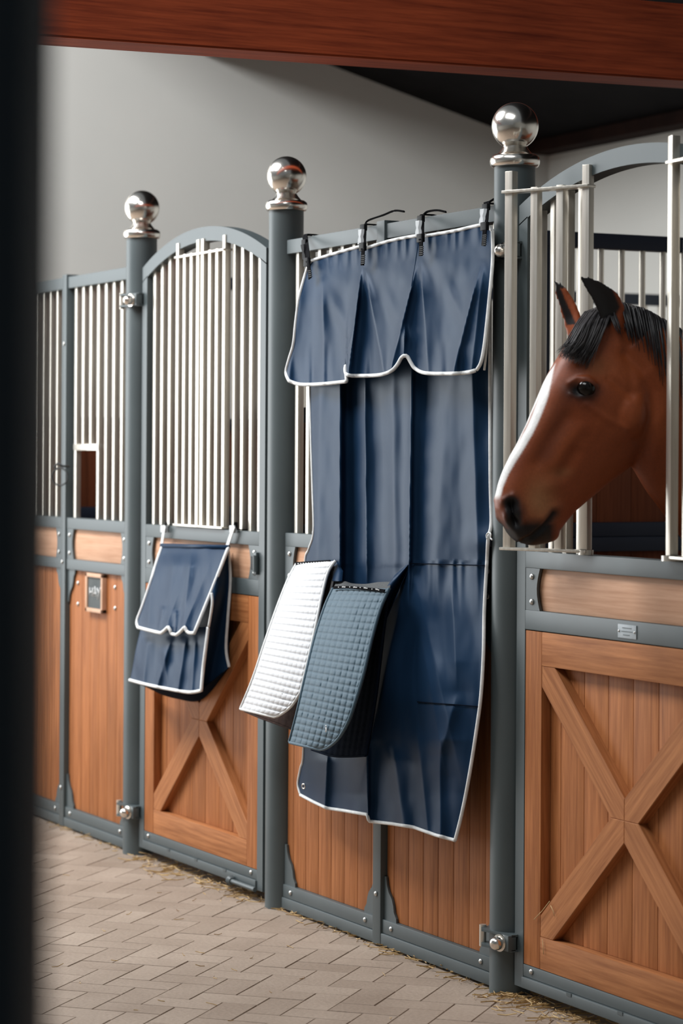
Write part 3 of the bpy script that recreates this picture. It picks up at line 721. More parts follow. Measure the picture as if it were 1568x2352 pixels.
# hanging straps with side-release buckles over the top rail
def ribbon(g, pts, wd, th=0.0016):
    """flat band through pts (world), width along the rail"""
    n = len(pts); A = []
    for i, p in enumerate(pts):
        t = (pts[min(i + 1, n - 1)] - pts[max(0, i - 1)]).normalized(); side = Vector((1, 0, 0)); side = (side - t * side.dot(t)).normalized(); nn = t.cross(side)
        A.append([g.verts.new(p + side * (wd / 2) * a_ + nn * th * b_) for a_, b_ in ((-1, -1), (1, -1), (1, 1), (-1, 1))])
    for P_, Q_ in zip(A, A[1:]):
        for k in range(4): g.faces.new((P_[k], P_[(k + 1) % 4], Q_[(k + 1) % 4], Q_[k]))
    g.faces.new(A[0][::-1]); g.faces.new(A[-1])
def strap(px, ytop, ybuck, yend, tilt, tail, first=False):
    W = lambda x, y, Y: wp(x, y, Y)
    g = BM()
    x0 = px; xe = px + tilt
    top = W(x0, ytop, -0.034)
    pts = [W(lerp(x0, xe, (y - ytop) / (yend - ytop)), y, -(0.036 + 0.085 * min(1, (y - ytop) / 55))) for y in [ytop + 2 + k * (yend - ytop - 2) / 16 for k in range(17)]]
    over = [Vector((top.x, 0.028, 2.15)), Vector((top.x, 0.028, 2.20)), Vector((top.x, 0.0, 2.203)), Vector((top.x, -0.030, 2.203))]
    ribbon(g, over + pts, 0.019)
    so = obj('strap', g, webb, curt)
    g = BM()
    n = int((yend - ybuck - 32) / 4.4)
    for k in range(n):     # slots of the ladder webbing
        y = ybuck + 34 + k * 4.4; t = (y - ytop) / (yend - ytop); p = W(lerp(x0, xe, t), y, -0.126)
        box(g, p.x - 0.0105, p.x + 0.0105, p.y, p.y + 0.003, p.z - 0.0016, p.z + 0.0016)
    obj('strap_rib', g, plast, so)
    # buckle
    t = lambda y: lerp(x0, xe, (y - ytop) / (yend - ytop))
    for ya, yb_, wd in ((ybuck - 38, ybuck - 22, 0.030), (ybuck + 4, ybuck + 24, 0.032)):
        a_, b_ = W(t(ya), ya, -0.060 if ya < ybuck else -0.115), W(t(yb_), yb_, -0.060 if ya < ybuck else -0.115)
        g = BM(); box(g, a_.x - wd / 2, a_.x + wd / 2, a_.y - 0.008, a_.y + 0.004, b_.z, a_.z, 0.003)
        obj('buckle', g, plast, so)
    g = BM(); a_, b_ = W(t(ybuck - 26), ybuck - 26, -0.070), W(t(ybuck + 8), ybuck + 8, -0.110)
    prof = [(-0.011, 0), (0.011, 0), (0.010, 0.3), (0.0055, 0.5), (0.010, 0.75), (0.011, 1), (-0.011, 1), (-0.010, .75), (-0.0055, .5), (-0.010, .3)]
    A = [g.verts.new((lerp(b_.x, a_.x, z) - 0.004 + x, lerp(b_.y, a_.y, z) - 0.012, lerp(b_.z, a_.z, z))) for x, z in prof]
    B = [g.verts.new((v.co.x, v.co.y + 0.010, v.co.z)) for v in A]
    g.faces.new(A); g.faces.new(B[::-1])
    for i in range(len(A)): g.faces.new((A[i], A[(i + 1) % len(A)], B[(i + 1) % len(A)], B[i]))
    obj('buckle_clip', g, plast if first else greyp, so, label=None if first else 'pale grey buckle clip')
    if tail:
        g = BM(); ribbon(g, [W(x, y, Y) for x, y, Y in sm(tail, 24)], 0.006, 0.0012)
        tube(g, [W(x, y, Y) for x, y, Y in sm(tail, 24)], 0.0035, 6, flat=0.6); obj('strap_tail', g, webb, so)
strap(700, 541, 588, 640, 12, [(700, 545, -.03), (706, 540, -.01), (716, 540, .0)], True)
strap(836, 514, 553, 610, -4, [(838, 516, -.03), (846, 506, -.02), (880, 494, -.03), (906, 484, -.03), (928, 486, -.03)])
strap(968, 492, 533, 588, -2, [(972, 494, -.03), (982, 486, -.02), (1004, 483, -.02), (1024, 487, -.02)])
strap(1118, 462, 506, 565, -8, [(1120, 466, -.02), (1128, 461, .0), (1136, 456, .02)])

# ------------------------------------------------------------------ saddle pads
def pad(name, label, Lf, Rt, Tp, Bt, Yt, Yb, nc, nr, mat, bind, back, backmat, backY, flatx=0.0, cols=None):
    top = wp(*Tp[0], Yt)
    t = thing(name, (top.x, top.y, wp(*Bt[0], Yb).z), label, 'saddle pad', 'quilted saddle pads hung on the curtain')
    outl = Rt + Bt[::-1]
    cw = (Rt[len(Rt) // 2][0] - Lf[len(Lf) // 2][0]) / nc
    nu_, nv_ = nc * 8, nr * 6; bm = BM(); G = []
    m0 = (Tp[-1][1] - Tp[0][1]) / (Tp[-1][0] - Tp[0][0]); m1 = 0.236
    for j in range(nv_ + 1):
        v = j / nv_; lx, ly = polyat(Lf, v); m_ = lerp(m0, m1, min(1, v * 1.3) ** 0.8); rx = None
        for (ax_, ay_), (bx_, by_) in zip(outl, outl[1:]):
            fa, fb = ay_ - ly - m_ * (ax_ - lx), by_ - ly - m_ * (bx_ - lx)
            if fa * fb <= 0 and abs(fa - fb) > 1e-9:
                q = fa / (fa - fb); x_ = lerp(ax_, bx_, q)
                if x_ > lx + 20: rx = x_; break
        if rx is None: rx = G and rlast or Rt[0][0]
        rlast = rx; row = []
        for i in range(nu_ + 1):
            u = i / nu_; px = lerp(lx, rx, u); py = ly + m_ * (px - lx)
            a_ = (px - lx) / cw; e1 = min(1, (rx - px) / 5.0) * min(1, (px - lx) / 5.0)
            sv, su = abs(math.sin(math.pi * v * nr)), abs(math.sin(math.pi * a_))
            if mat is blueq: q = 0.0040 * sv ** .30 * su ** .30
            else: q = 0.0052 * sv ** .38 * (0.72 + 0.28 * su ** .4)
            Y = lerp(Yt, Yb, math.sin(v * math.pi / 2) ** 0.9) - q * e1 - 0.010 * math.sin(math.pi * u)
            row.append(wp(px, py, Y))
        G.append(row)
    V_ = [[bm.verts.new(p) for p in row] for row in G]
    for j in range(nv_):
        for i in range(nu_): bm.faces.new((V_[j][i], V_[j][i + 1], V_[j + 1][i + 1], V_[j + 1][i]))
    thicken(bm, V_, 0.009)
    fr = obj('front_flap', bm, mat, t, 180)
    g = BM(); tube(g, border(G, 'LBR'), 0.0048, 8); obj('binding', g, bind, fr, 180)
    bl, br_, bt_, bb_ = back
    def depb(px, py, u, v): return lerp(Yt + 0.012, backY, v) - 0.003 * abs(math.sin(math.pi * u * nc) * math.sin(math.pi * v * nr))
    bm, Gb = patch(bl, br_, bt_, bb_, depb, nc * 4, nr * 3, 0.008)
    bk = obj('back_flap', bm, backmat, t, 180)
    g = BM(); tube(g, border(Gb, 'B'), 0.003, 8); obj('binding', g, backmat, bk, 180)
    g = BM(); tube(g, border(Gb, 'R'), 0.004, 8); obj('binding', g, bind if mat is whiteq else backmat, bk, 180)
    return t, G, None
bl_L = sm([(764, 1352), (746, 1392), (724, 1460), (703, 1545), (681, 1640), (664, 1705)])
bl_R = sm([(893, 1352), (872, 1400), (852, 1470), (832, 1555), (806, 1640), (792, 1672)])
bl_T = sm([(764, 1352), (800, 1350), (850, 1354), (893, 1352)])
bl_B = sm([(664, 1705), (690, 1714), (715, 1720), (736, 1722), (755, 1715), (776, 1697), (792, 1672)])
whiteP = 0
wl_L = sm([(680, 1296), (662, 1330), (638, 1390), (610, 1470), (580, 1560), (552, 1628)])
wl_R = sm([(770, 1288), (752, 1316), (738, 1370), (724, 1440), (706, 1520), (690, 1590)])
wl_T = sm([(680, 1296), (712, 1295), (745, 1292), (770, 1288)])
wl_B = sm([(552, 1628), (580, 1636), (606, 1645), (625, 1647), (645, 1640), (670, 1620), (690, 1590)])
padW, GW, _ = pad('saddle_pad', 'white quilted saddle pad with brown lining hanging at the left of the curtain', wl_L, wl_R, wl_T, wl_B, -0.120, -0.285, 10, 24, whiteq, piping,
    (sm([(690, 1302), (650, 1400), (600, 1530), (562, 1634)]), sm([(772, 1300), (750, 1400), (738, 1500), (728, 1690)]), [(690, 1302), (772, 1300)], sm([(562, 1634), (600, 1650), (650, 1668), (690, 1682), (728, 1690)])), brownq, -0.20)
padB, GB, _ = pad('saddle_pad', 'blue quilted saddle pad with black mesh spine hanging in front of the curtain', bl_L, bl_R, bl_T, bl_B, -0.170, -0.325, 10, 24, blueq, blueq,
    (sm([(775, 1352), (760, 1450), (735, 1600), (715, 1722)]), sm([(893, 1352), (880, 1450), (862, 1600), (840, 1736)]), [(775, 1352), (893, 1352)], sm([(715, 1722), (760, 1736), (800, 1738), (840, 1736)])), darkq, -0.24)
# spine mesh and ribbon of the blue pad
bm, G2 = patch([(772, 1338), (764, 1352)], [(897, 1336), (893, 1356)], sm([(772, 1338), (790, 1335), (808, 1340), (840, 1341), (868, 1337), (897, 1336)]), sm([(764, 1350), (800, 1347), (850, 1354), (893, 1356)]),
               lambda px, py, u, v: -0.172 + 0.05 * (1 - v), 40, 10, 0.004)
obj('mesh_spine', bm, mesh_m, padB, 180, label='black mesh spine')
bm, G2 = patch([(766, 1346), (765, 1353)], [(885, 1354), (882, 1361)], sm([(766, 1346), (800, 1346), (850, 1350), (885, 1354)]), sm([(765, 1353), (800, 1352), (850, 1357), (882, 1361)]),
               lambda px, py, u, v: -0.186 - 0.006 * math.sin(math.pi * u), 40, 4, 0.001)
rb = obj('ribbon', bm, webb, padB, 180)
g = BM()
def mark(x0, x1, y, h, Y):
    a_, b_ = wp(x0, y, Y), wp(x1, y + (x1 - x0) * .08, Y)
    vs = [g.verts.new(p) for p in (a_, b_, b_ + Vector((0, 0, h)), a_ + Vector((0, 0, h)))]
    vs2 = [g.verts.new(v.co + Vector((0, 0.001, 0))) for v in vs]
    g.faces.new(vs); g.faces.new(vs2[::-1])
    for i in range(4): g.faces.new((vs[i], vs[(i + 1) % 4], vs2[(i + 1) % 4], vs2[i]))
for x, wd, y in ((776, 1.4, 1348), (785, 1, 1348), (787, 1, 1347.6), (789, 1, 1348), (791, 1.5, 1347.6), (802, 1.4, 1347.6), (811, 1, 1348.6), (813, 1, 1348.2), (815, 1, 1348.8), (817.5, 1.5, 1348.6), (826, 1.4, 1349), (835, 1, 1350), (837, 1, 1350), (839, 1, 1350.6), (841.5, 1.5, 1350.6), (853, 1.4, 1352.5), (862, 1, 1353), (864, 1, 1353.4), (866, 1, 1353.8), (868.5, 1.5, 1354.6)):
    mark(x, x + wd, y + 1.5, 0.0036 if wd < 1.3 else 0.0028, -0.197)
obj('ribbon_lettering', g, whitep, rb)
# small white emblem low on the blue flap
g = BM()
cE = wp(749, 1675, -0.338)
for p in ([(-.003, .008), (0, .012), (.003, .007)], [(-.0045, .003), (.002, .005), (.005, .0)], [(-.004, -.008), (-.001, -.001), (.001, .004)], [(.001, -.008), (.004, -.003), (.003, .004)]):
    tube(g, [cE + Vector((x, -0.001, z)) for x, z in p], 0.0011, 6)
obj('emblem', g, whitep, padB, 180, label='small white embroidered emblem')
g = BM(); cE = wp(648, 1600, -0.292)
for p in ([(-.003, .008), (0, .012), (.003, .007)], [(-.0045, .003), (.002, .005), (.005, .0)], [(-.004, -.008), (-.001, -.001), (.001, .004)], [(.001, -.008), (.004, -.003), (.003, .004)]):
    tube(g, [cE + Vector((x, -0.001, z)) for x, z in p], 0.0009, 6)
obj('emblem', g, whitep, padW, 180, label='small white embroidered emblem')
bm, G2 = patch([(678, 1291), (679, 1298)], [(758, 1286), (760, 1293)], [(678, 1291), (758, 1286)], [(679, 1298), (760, 1293)], lambda px, py, u, v: -0.126, 20, 3, 0.001)
rw = obj('ribbon', bm, webb, padW, 180)
g = BM()
for k in range(12): mark(683 + k * 6, 685.5 + k * 6, 1295 - k * .35, 0.0022, -0.1285)
obj('ribbon_lettering', g, whitep, rw)

# ------------------------------------------------------------------ navy bag on the left door
bag = thing('storage_bag', (-2.25, -0.1, 0.60), 'navy storage bag with white piping hanging on the closed stall door', 'bag')
def fold(px, py, ys, L_):
    d = 0
    for (x0, y0, x1, y1, wl, wr, a_) in L_: d += ridge(px, py, x0, y0, x1, y1, wl, wr, a_, 1.3, .1)
    return d
FL = [(400, 1270, 385, 1440, 40, 30, .018), (440, 1270, 420, 1440, 14, 22, .014), (350, 1300, 340, 1430, 14, 14, .008), (375, 1390, 365, 1450, 6, 8, .007), (405, 1400, 402, 1450, 7, 7, .008)]
def flap_d(px, py, u, v): return -(0.050 + 0.115 * v ** 0.8 + fold(px, py, 0, FL) + 0.0035 * noise.noise(Vector((px / 22., py / 60., 2))))
Lf = sm([(373, 1254), (360, 1290), (345, 1340), (328, 1390), (315, 1425), (317, 1441)]); Rf = sm([(524, 1258), (506, 1305), (486, 1356), (466, 1405), (446, 1454)])
Tf = [(373, 1254), (524, 1258)]; Bf = [(317, 1441), (335, 1446), (355, 1451), (370, 1454), (378, 1448), (386, 1440), (391, 1447), (394, 1456), (405, 1458), (413, 1452), (419, 1446), (424, 1440), (429, 1450), (435, 1454), (446, 1454)]
bm, G = patch(Lf, Rf, Tf, Bf, flap_d, 80, 90)
fo = obj('flap', bm, navyc, bag, 180); g = BM(); tube(g, border(G, 'LBR'), 0.0062, 8); obj('piping', g, piping, fo, 180, label='white edge piping')
PL = [(395, 1460, 360, 1580, 16, 10, .014), (428, 1460, 410, 1580, 18, 8, .014), (340, 1460, 330, 1570, 14, 18, .012), (450, 1460, 440, 1590, 9, 6, .008), (375, 1480, 385, 1580, 8, 8, .007)]
def pock_d(px, py, u, v): return -(0.130 + 0.02 * v + fold(px, py, 0, PL) + 0.003 * noise.noise(Vector((px / 16., py / 60., 5))))
Lp = sm([(324, 1440), (312, 1490), (303, 1540), (298, 1562)]); Rp = sm([(478, 1440), (472, 1490), (466, 1540), (462, 1586)])
bm, G = patch(Lp, Rp, [(324, 1440), (478, 1440)], sm([(298, 1562), (340, 1573), (390, 1583), (435, 1590), (462, 1586)]), pock_d, 70, 60)
po = obj('front_pocket', bm, navyc, bag, 180); g = BM(); tube(g, border(G, 'BR'), 0.006, 8); obj('piping', g, piping, po, 180, label='white edge piping')
# side and bottom gusset
Rb_ = sm([(524, 1262), (529, 1330), (523, 1420), (519, 1490), (526, 1532)])
Rg = sm([(486, 1360), (487, 1390), (479, 1440), (472, 1490), (466, 1540), (462, 1586)])
bm, G = patch(Rg, Rb_, [(486, 1360), (524, 1262)], [(462, 1586), (526, 1532)], lambda px, py, u, v: lerp(-0.125, -0.034, u) - 0.008 * math.sin(u * 5 + v * 3), 24, 50)
go = obj('side_panel', bm, navyc, bag, 180)
g = BM(); tube(g, border(G, 'R'), 0.0055, 8); tube(g, [wp(x, y, -0.138) for x, y in sm([(486, 1362), (487, 1390), (479, 1440)], 12)], 0.0045, 8); obj('piping', g, piping, go, 180, label='white edge piping')
bm, G = patch([(305, 1566), (345, 1582)], [(462, 1586), (526, 1532)], sm([(305, 1566), (390, 1583), (462, 1586)]), sm([(345, 1582), (372, 1596), (410, 1606), (450, 1611), (480, 1592), (526, 1532)]),
              lambda px, py, u, v: lerp(-0.145, -0.034, v), 30, 12)
obj('bottom_panel', bm, darkq, bag, 180)
bm, G = patch([(400, 1262), (385, 1560)], [(523, 1262), (524, 1532)], [(400, 1262), (523, 1262)], [(385, 1560), (524, 1532)], lambda px, py, u, v: -0.034, 10, 10)
obj('back_panel', bm, navyc, bag, 180)
g = BM(); cyl(g, wp(371, 1253, -0.052), wp(524, 1257, -0.052), 0.0078, 16); obj('top_rod', g, navyc, bag, 180)
for (x0, y0, x1, y1) in ((371, 1252, 378, 1208), (521, 1256, 537, 1208)):
    g = BM(); pts = [wp(lerp(x0, x1, k / 6), lerp(y0, y1, k / 6), -0.045) for k in range(7)]
    ribbon(g, pts, 0.020, 0.0012); so = obj('hanging_strap', g, piping, bag)
    g = BM(); p = wp(x1, y1, -0.035)
    ribbon(g, [Vector((p.x, p.y, p.z - .012)), Vector((p.x + .01, -0.032, p.z + .012)), Vector((p.x + .02, -0.030, 1.2365)), Vector((p.x + .03, 0.03, 1.2365)), Vector((p.x + .03, 0.03, 1.19))], 0.016, 0.0014); obj('strap_end', g, webb, so)
    g = BM(); box(g, p.x - .014, p.x + .014, p.y - .012, p.y + .002, p.z - .024, p.z + .002, 0.003); obj('buckle', g, greyp, so)

# ------------------------------------------------------------------ chalk board, tie ring
a_, c_ = wp(197, 1319, -0.028), wp(235, 1412, -0.028)
x0, x1, z0, z1 = a_.x, c_.x, c_.z + .004, 1.028
hb = thing('chalkboard', ((x0 + x1) / 2, -0.02, z0), 'small wood framed chalkboard reading HAY on the left stall panel', 'chalkboard')
g = BM(); f_ = 0.015
for q in ((x0, x1, z1 - f_, z1), (x0, x1, z0, z0 + f_), (x0, x0 + f_, z0, z1), (x1 - f_, x1, z0, z1)): box(g, q[0], q[1], -0.030, -0.011, q[2], q[3], 0.0015)
obj('frame', g, palew, hb)
g = BM(); box(g, x0 + f_ * .7, x1 - f_ * .7, -0.024, -0.013, z0 + f_ * .7, z1 - f_ * .7); sl_ = obj('slate', g, chalkb, hb)
g = BM(); bw, bh = x1 - x0, z1 - z0
def stroke(pts): tube(g, [Vector((x0 + bw * x, -0.0245, z0 + bh * z)) for x, z in pts], 0.0021, 6)
stroke([(.20, .62), (.20, .40)]); stroke([(.37, .63), (.36, .40)]); stroke([(.19, .50), (.37, .53)])
stroke([(.44, .40), (.50, .66), (.60, .40)]); stroke([(.46, .49), (.59, .50)])
stroke([(.64, .63), (.73, .50)]); stroke([(.84, .66), (.73, .50), (.68, .34)])
obj('chalk_writing', g, chalk, sl_, 180)
tr = thing('tie_ring', (-3.47, -0.04, 1.37), 'dark iron tie ring on the stile of the left stall panel', 'ring')
c_ = wp(137, 1095, -0.075); g = ringmesh(c_, 0.034, 0.0032, Vector((1, -0.9, 0)), 32); obj('ring', g, iron, tr, 180)
g = BM(); e_ = wp(143, 1071, -0.06); tube(g, [Vector((e_.x, -0.030, e_.z)), Vector((e_.x, -0.06, e_.z)), Vector((e_.x - .01, -0.075, e_.z + .012)), Vector((e_.x - .025, -0.085, e_.z)), Vector((e_.x - .012, -0.080, e_.z - .012))], 0.005, 8); obj('eye_hook', g, iron, tr, 180)
for (px, py) in ((179, 1339), (179, 1387), (264, 1349), (264, 1397)):
    p = wp(px, py, -0.012); g = BM(); dome(g, (p.x, -0.0105, p.z), 0.0085); tag(obj('carriage_bolt', g, boltm), 'small round headed bolt, ' + ('upper' if py < 1370 else 'lower') + ' one ' + ('left' if px < 200 else 'right') + ' of the chalkboard', 'bolt', 'bolts around the chalkboard')

# ------------------------------------------------------------------ horse
PSI = R(18)
HF = -RT * math.cos(PSI) - FW * math.sin(PSI)      # the way the head points (level)
HL = -FW * math.cos(PSI) + RT * math.sin(PSI)      # towards the horse's near side
ZH = 6.62; PX = F / ZH
H0 = wdep(1400, 700, ZH)
def med(px, py):
    """point of the head's middle plane seen at px,py"""
    d = ray(px, py); n = HL; t = (H0 - CAM).dot(n) / d.dot(n); return CAM + d * t
def ringpts(D, V, W, sq=2.2, n=36, low=0.75, c_shift=0.0):
    d, v = med(*D), med(*V); c = (d + v) / 2; a = (d - v) / 2; W = W / PX; out = []
    for k in range(n):
        th = 2 * math.pi * k / n; ca, sa = math.cos(th), math.sin(th)
        x = math.copysign(abs(ca) ** (2 / sq), ca); y = math.copysign(abs(sa) ** (2 / sq), sa)
        wl_ = W * (1.0 if ca > 0 else lerp(1.0, low, abs(ca)))
        out.append(c + a * x + HL * (y * wl_))
    return out
def loft(bm, rings):
    R_ = [[bm.verts.new(p) for p in r] for r in rings]; n = len(R_[0])
    for A, B in zip(R_, R_[1:]):
        for k in range(n): bm.faces.new((A[k], A[(k + 1) % n], B[(k + 1) % n], B[k]))
    bm.faces.new(R_[0][::-1]); bm.faces.new(R_[-1])
head_st = [((1150, 1192), (1172, 1226), 16, 2.0, 1), ((1139, 1168), (1188, 1247), 34, 2.1, 1), ((1138, 1142), (1222, 1254), 43, 2.2, .95), ((1145, 1110), (1258, 1248), 44, 2.2, .85),
    ((1157, 1078), (1287, 1216), 42, 2.3, .8), ((1173, 1046), (1318, 1176), 43, 2.4, .8), ((1192, 1012), (1352, 1147), 48, 2.5, .8), ((1212, 972), (1392, 1114), 56, 2.5, .85),
    ((1232, 926), (1432, 1082), 66, 2.5, .9), ((1252, 880), (1468, 1052), 78, 2.5, .88), ((1276, 832), (1492, 1010), 82, 2.4, .88), ((1306, 786), (1502, 960), 78, 2.4, .9),
    ((1340, 742), (1504, 910), 70, 2.2, 1), ((1376, 708), (1505, 870), 60, 2.0, 1), ((1410, 700), (1500, 840), 44, 2.0, 1)]
hb_ = BM(); loft(hb_, [ringpts(*s_) if len(s_) < 5 else ringpts(s_[0], s_[1], s_[2], s_[3], 36, s_[4]) for s_ in head_st])
# neck: centre line leaves the poll and bends back into the stall
def ell(bm, secs, n=32):
    rs = []
    for c, ax, hh, ww in secs:
        ax = ax.normalized(); sd = ax.cross(UP).normalized(); u_ = sd.cross(ax).normalized()
        rs.append([c + u_ * hh * math.cos(2 * math.pi * k / n) + sd * ww * math.sin(2 * math.pi * k / n) for k in range(n)])
    loft(bm, rs)
def P3(px, py, Z): return wdep(px, py, Z)
neck_line = [(P3(1428, 800, 6.62), .115, .070), (P3(1465, 850, 6.63), .155, .080), (P3(1515, 905, 6.66), .185, .088), (P3(1590, 985, 6.72), .215, .098), (P3(1700, 1085, 6.78), .250, .115),
             (P3(1850, 1200, 6.84), .30, .145), (P3(2030, 1310, 6.90), .35, .18)]
neck_axis = []
for i, (c, h_, w_) in enumerate(neck_line):
    q0 = neck_line[max(0, i - 1)][0]; q1 = neck_line[min(len(neck_line) - 1, i + 1)][0]; neck_axis.append(q1 - q0)
# first sections stand across a line running down-right and back
ell(hb_, [(c, a_, h_, w_) for (c, h_, w_), a_ in zip(neck_line, neck_axis)])
# trunk and legs, out of the picture to the right, standing in the stall
ch = neck_line[-1][0]
secs = [((.02, .0, -.02), .20, .14), ((.06, .25, -.08), .30, .22), ((.04, .55, -.08), .33, .26), ((.0, .95, -.10), .32, .30), ((-.02, 1.30, -.07), .31, .28), ((-.04, 1.60, -.02), .27, .24), ((-.05, 1.76, -.02), .14, .14)]
zc_ = 1.30
ell(hb_, [(Vector((ch.x + a0_, ch.y + b0_, zc_ + c0_ + 0.02)), Vector((0, 1, 0)), h_, w_) for (a0_, b0_, c0_), h_, w_ in secs])
def leg(bm, x, y, hind):
    if hind: prof = [(0, 1.15, .15), (.03, .95, .13), (-.05, .72, .075), (.10, .50, .052), (.06, .30, .034), (.04, .16, .036), (.0, .08, .034), (-.01, .05, .052), (-.02, 0.0, .062)]
    else: prof = [(0, 1.12, .13), (0, .92, .10), (0, .72, .065), (0, .50, .050), (0, .46, .048), (0, .28, .032), (0, .15, .036), (-.02, .08, .034), (-.03, .05, .052), (-.04, 0.0, .062)]
    rs = []
    for dy, z, r_ in prof: rs.append([Vector((x + r_ * math.cos(2 * math.pi * k / 20), y + dy + r_ * math.sin(2 * math.pi * k / 20), z)) for k in range(20)])
    loft(bm, rs)
for sx in (-.13, .13):
    leg(hb_, ch.x + .05 + sx, ch.y + .30, False); leg(hb_, ch.x - .03 + sx, ch.y + 1.55, True)
# ears
def ear(bm, base, tip, wbase, lateral, curve):
    """leaf-shaped cupped ear"""
    rs = []; n = 18; seg = 16
    ax = (tip - base)
    for i in range(n + 1):
        t = i / n; c = base + ax * t + curve * math.sin(math.pi * t)
        wd = wbase * (0.62 + 0.9 * t) * (1 - t) ** 0.72 * 1.22 if t > 0.02 else wbase * 0.62
        wd = max(wd, 0.003); th = wd * 0.42
        a1 = ax.normalized(); side = lateral - a1 * lateral.dot(a1); side.normalize(); fr_ = a1.cross(side)
        ring = []
        for k in range(seg):
            an = 2 * math.pi * k / seg; x = math.cos(an) * wd; y = math.sin(an) * th
            y -= (wd * 0.55) * (1 - (x / wd) ** 2) * (1 if math.sin(an) < 0 else 0.0) * -1.0 * min(1, t * 3)
            ring.append(c + side * x + fr_ * y)
        rs.append(ring)
    loft(bm, rs)
nb_, nt_ = med(1392, 790) + HL * .052, P3(1331, 631, 6.50)
ear(hb_, nb_, nt_, 0.046, (RT * 0.85 + UP * 0.1 + FW * .3), (RT * 0.030 + UP * .012))
fb_, ft_ = med(1345, 770) - HL * .060, P3(1271, 636, 6.66)
ear(hb_, fb_, ft_, 0.034, (RT * 0.70 - FW * .5), (RT * 0.006))
# orbits
for sg in (1, -1):
    def ball_at(px, py, lat, r_, sc=(1, 1, 1)):
        c = med(px, py) + HL * lat * sg
        g_ = bmesh.ops.create_icosphere(hb_, subdivisions=3, radius=r_)
        for v in g_['verts']: v.co = c + Vector((v.co.x * sc[0], v.co.y * sc[1], v.co.z * sc[2]))
    ball_at(1322, 893, 0.064, 0.034)
    ball_at(1168, 1178, 0.026, 0.027, (1, 1, 1.2))
    ball_at(1425, 950, 0.035, 0.070, (1, 1, 1.15))
ball_c = med(1262, 1222); g_ = bmesh.ops.create_icosphere(hb_, subdivisions=3, radius=0.026)
for v in g_['verts']: v.co = ball_c + v.co
bmesh.ops.recalc_face_normals(hb_, faces=hb_.faces)
HO = Vector((ch.x, ch.y + .9, 0))
me0 = bpy.data.meshes.new('tmp'); bmesh.ops.translate(hb_, verts=hb_.verts, vec=-HO); hb_.to_mesh(me0); hb_.free()
tmp = bpy.data.objects.new('tmp', me0); COL.objects.link(tmp)
md = tmp.modifiers.new('r', 'REMESH'); md.mode = 'VOXEL'; md.voxel_size = 0.0048; md.use_smooth_shade = True
ms = tmp.modifiers.new('s', 'CORRECTIVE_SMOOTH') if False else tmp.modifiers.new('s', 'SMOOTH'); ms.factor = 0.5; ms.iterations = 9
dg = bpy.context.evaluated_depsgraph_get(); hm = bpy.data.meshes.new_from_object(tmp.evaluated_get(dg)); hm.name = 'horse'
bpy.data.objects.remove(tmp)
# modelling of the face, mirrored on both sides
def segd(p, P):
    best = 1e9; bt = 0
    for i in range(len(P) - 1):
        ax_, ay_ = P[i]; bx_, by_ = P[i + 1]; dx, dy = bx_ - ax_, by_ - ay_
        t = max(0, min(1, ((p[0] - ax_) * dx + (p[1] - ay_) * dy) / (dx * dx + dy * dy)))
        q = math.hypot(p[0] - ax_ - dx * t, p[1] - ay_ - dy * t)
        if q < best: best = q; bt = (i + t) / (len(P) - 1)
    return best, bt
def gs(d, w_): return math.exp(-(d / w_) ** 2)
MIDL = [(1272, 832), (1258, 880), (1246, 918), (1232, 955), (1215, 992), (1196, 1024), (1176, 1056), (1159, 1086), (1147, 1114), (1140, 1142)]
MOUTH = [(1272, 1178), (1262, 1192), (1246, 1212), (1222, 1234), (1196, 1246), (1175, 1246)]
JAWR = [(1440, 812), (1475, 850), (1497, 900), (1500, 950), (1488, 1005), (1478, 1046)]
CREST = [(1330, 985), (1300, 1020), (1275, 1065)]
NOSEV = [(1300, 960), (1262, 1010), (1235, 1060)]
nm_head = []
norms = [v.normal.copy() for v in hm.vertices]
coat = []
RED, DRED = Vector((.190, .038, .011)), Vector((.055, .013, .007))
BLK = Vector((.010, .009, .010)); TAN = Vector((.33, .145, .062)); WHT = Vector((.80, .79, .77)); LRED = Vector((.30, .074, .022)); PNK = Vector((.15, .035, .025))
NOST = [(1174, 1158), (1178, 1180), (1180, 1200)]
EARN = [(1340, 650), (1365, 700), (1380, 745)]
def dist_ell(p, c, a, b_): return math.hypot((p[0] - c[0]) / a, (p[1] - c[1]) / b_)
pos = []
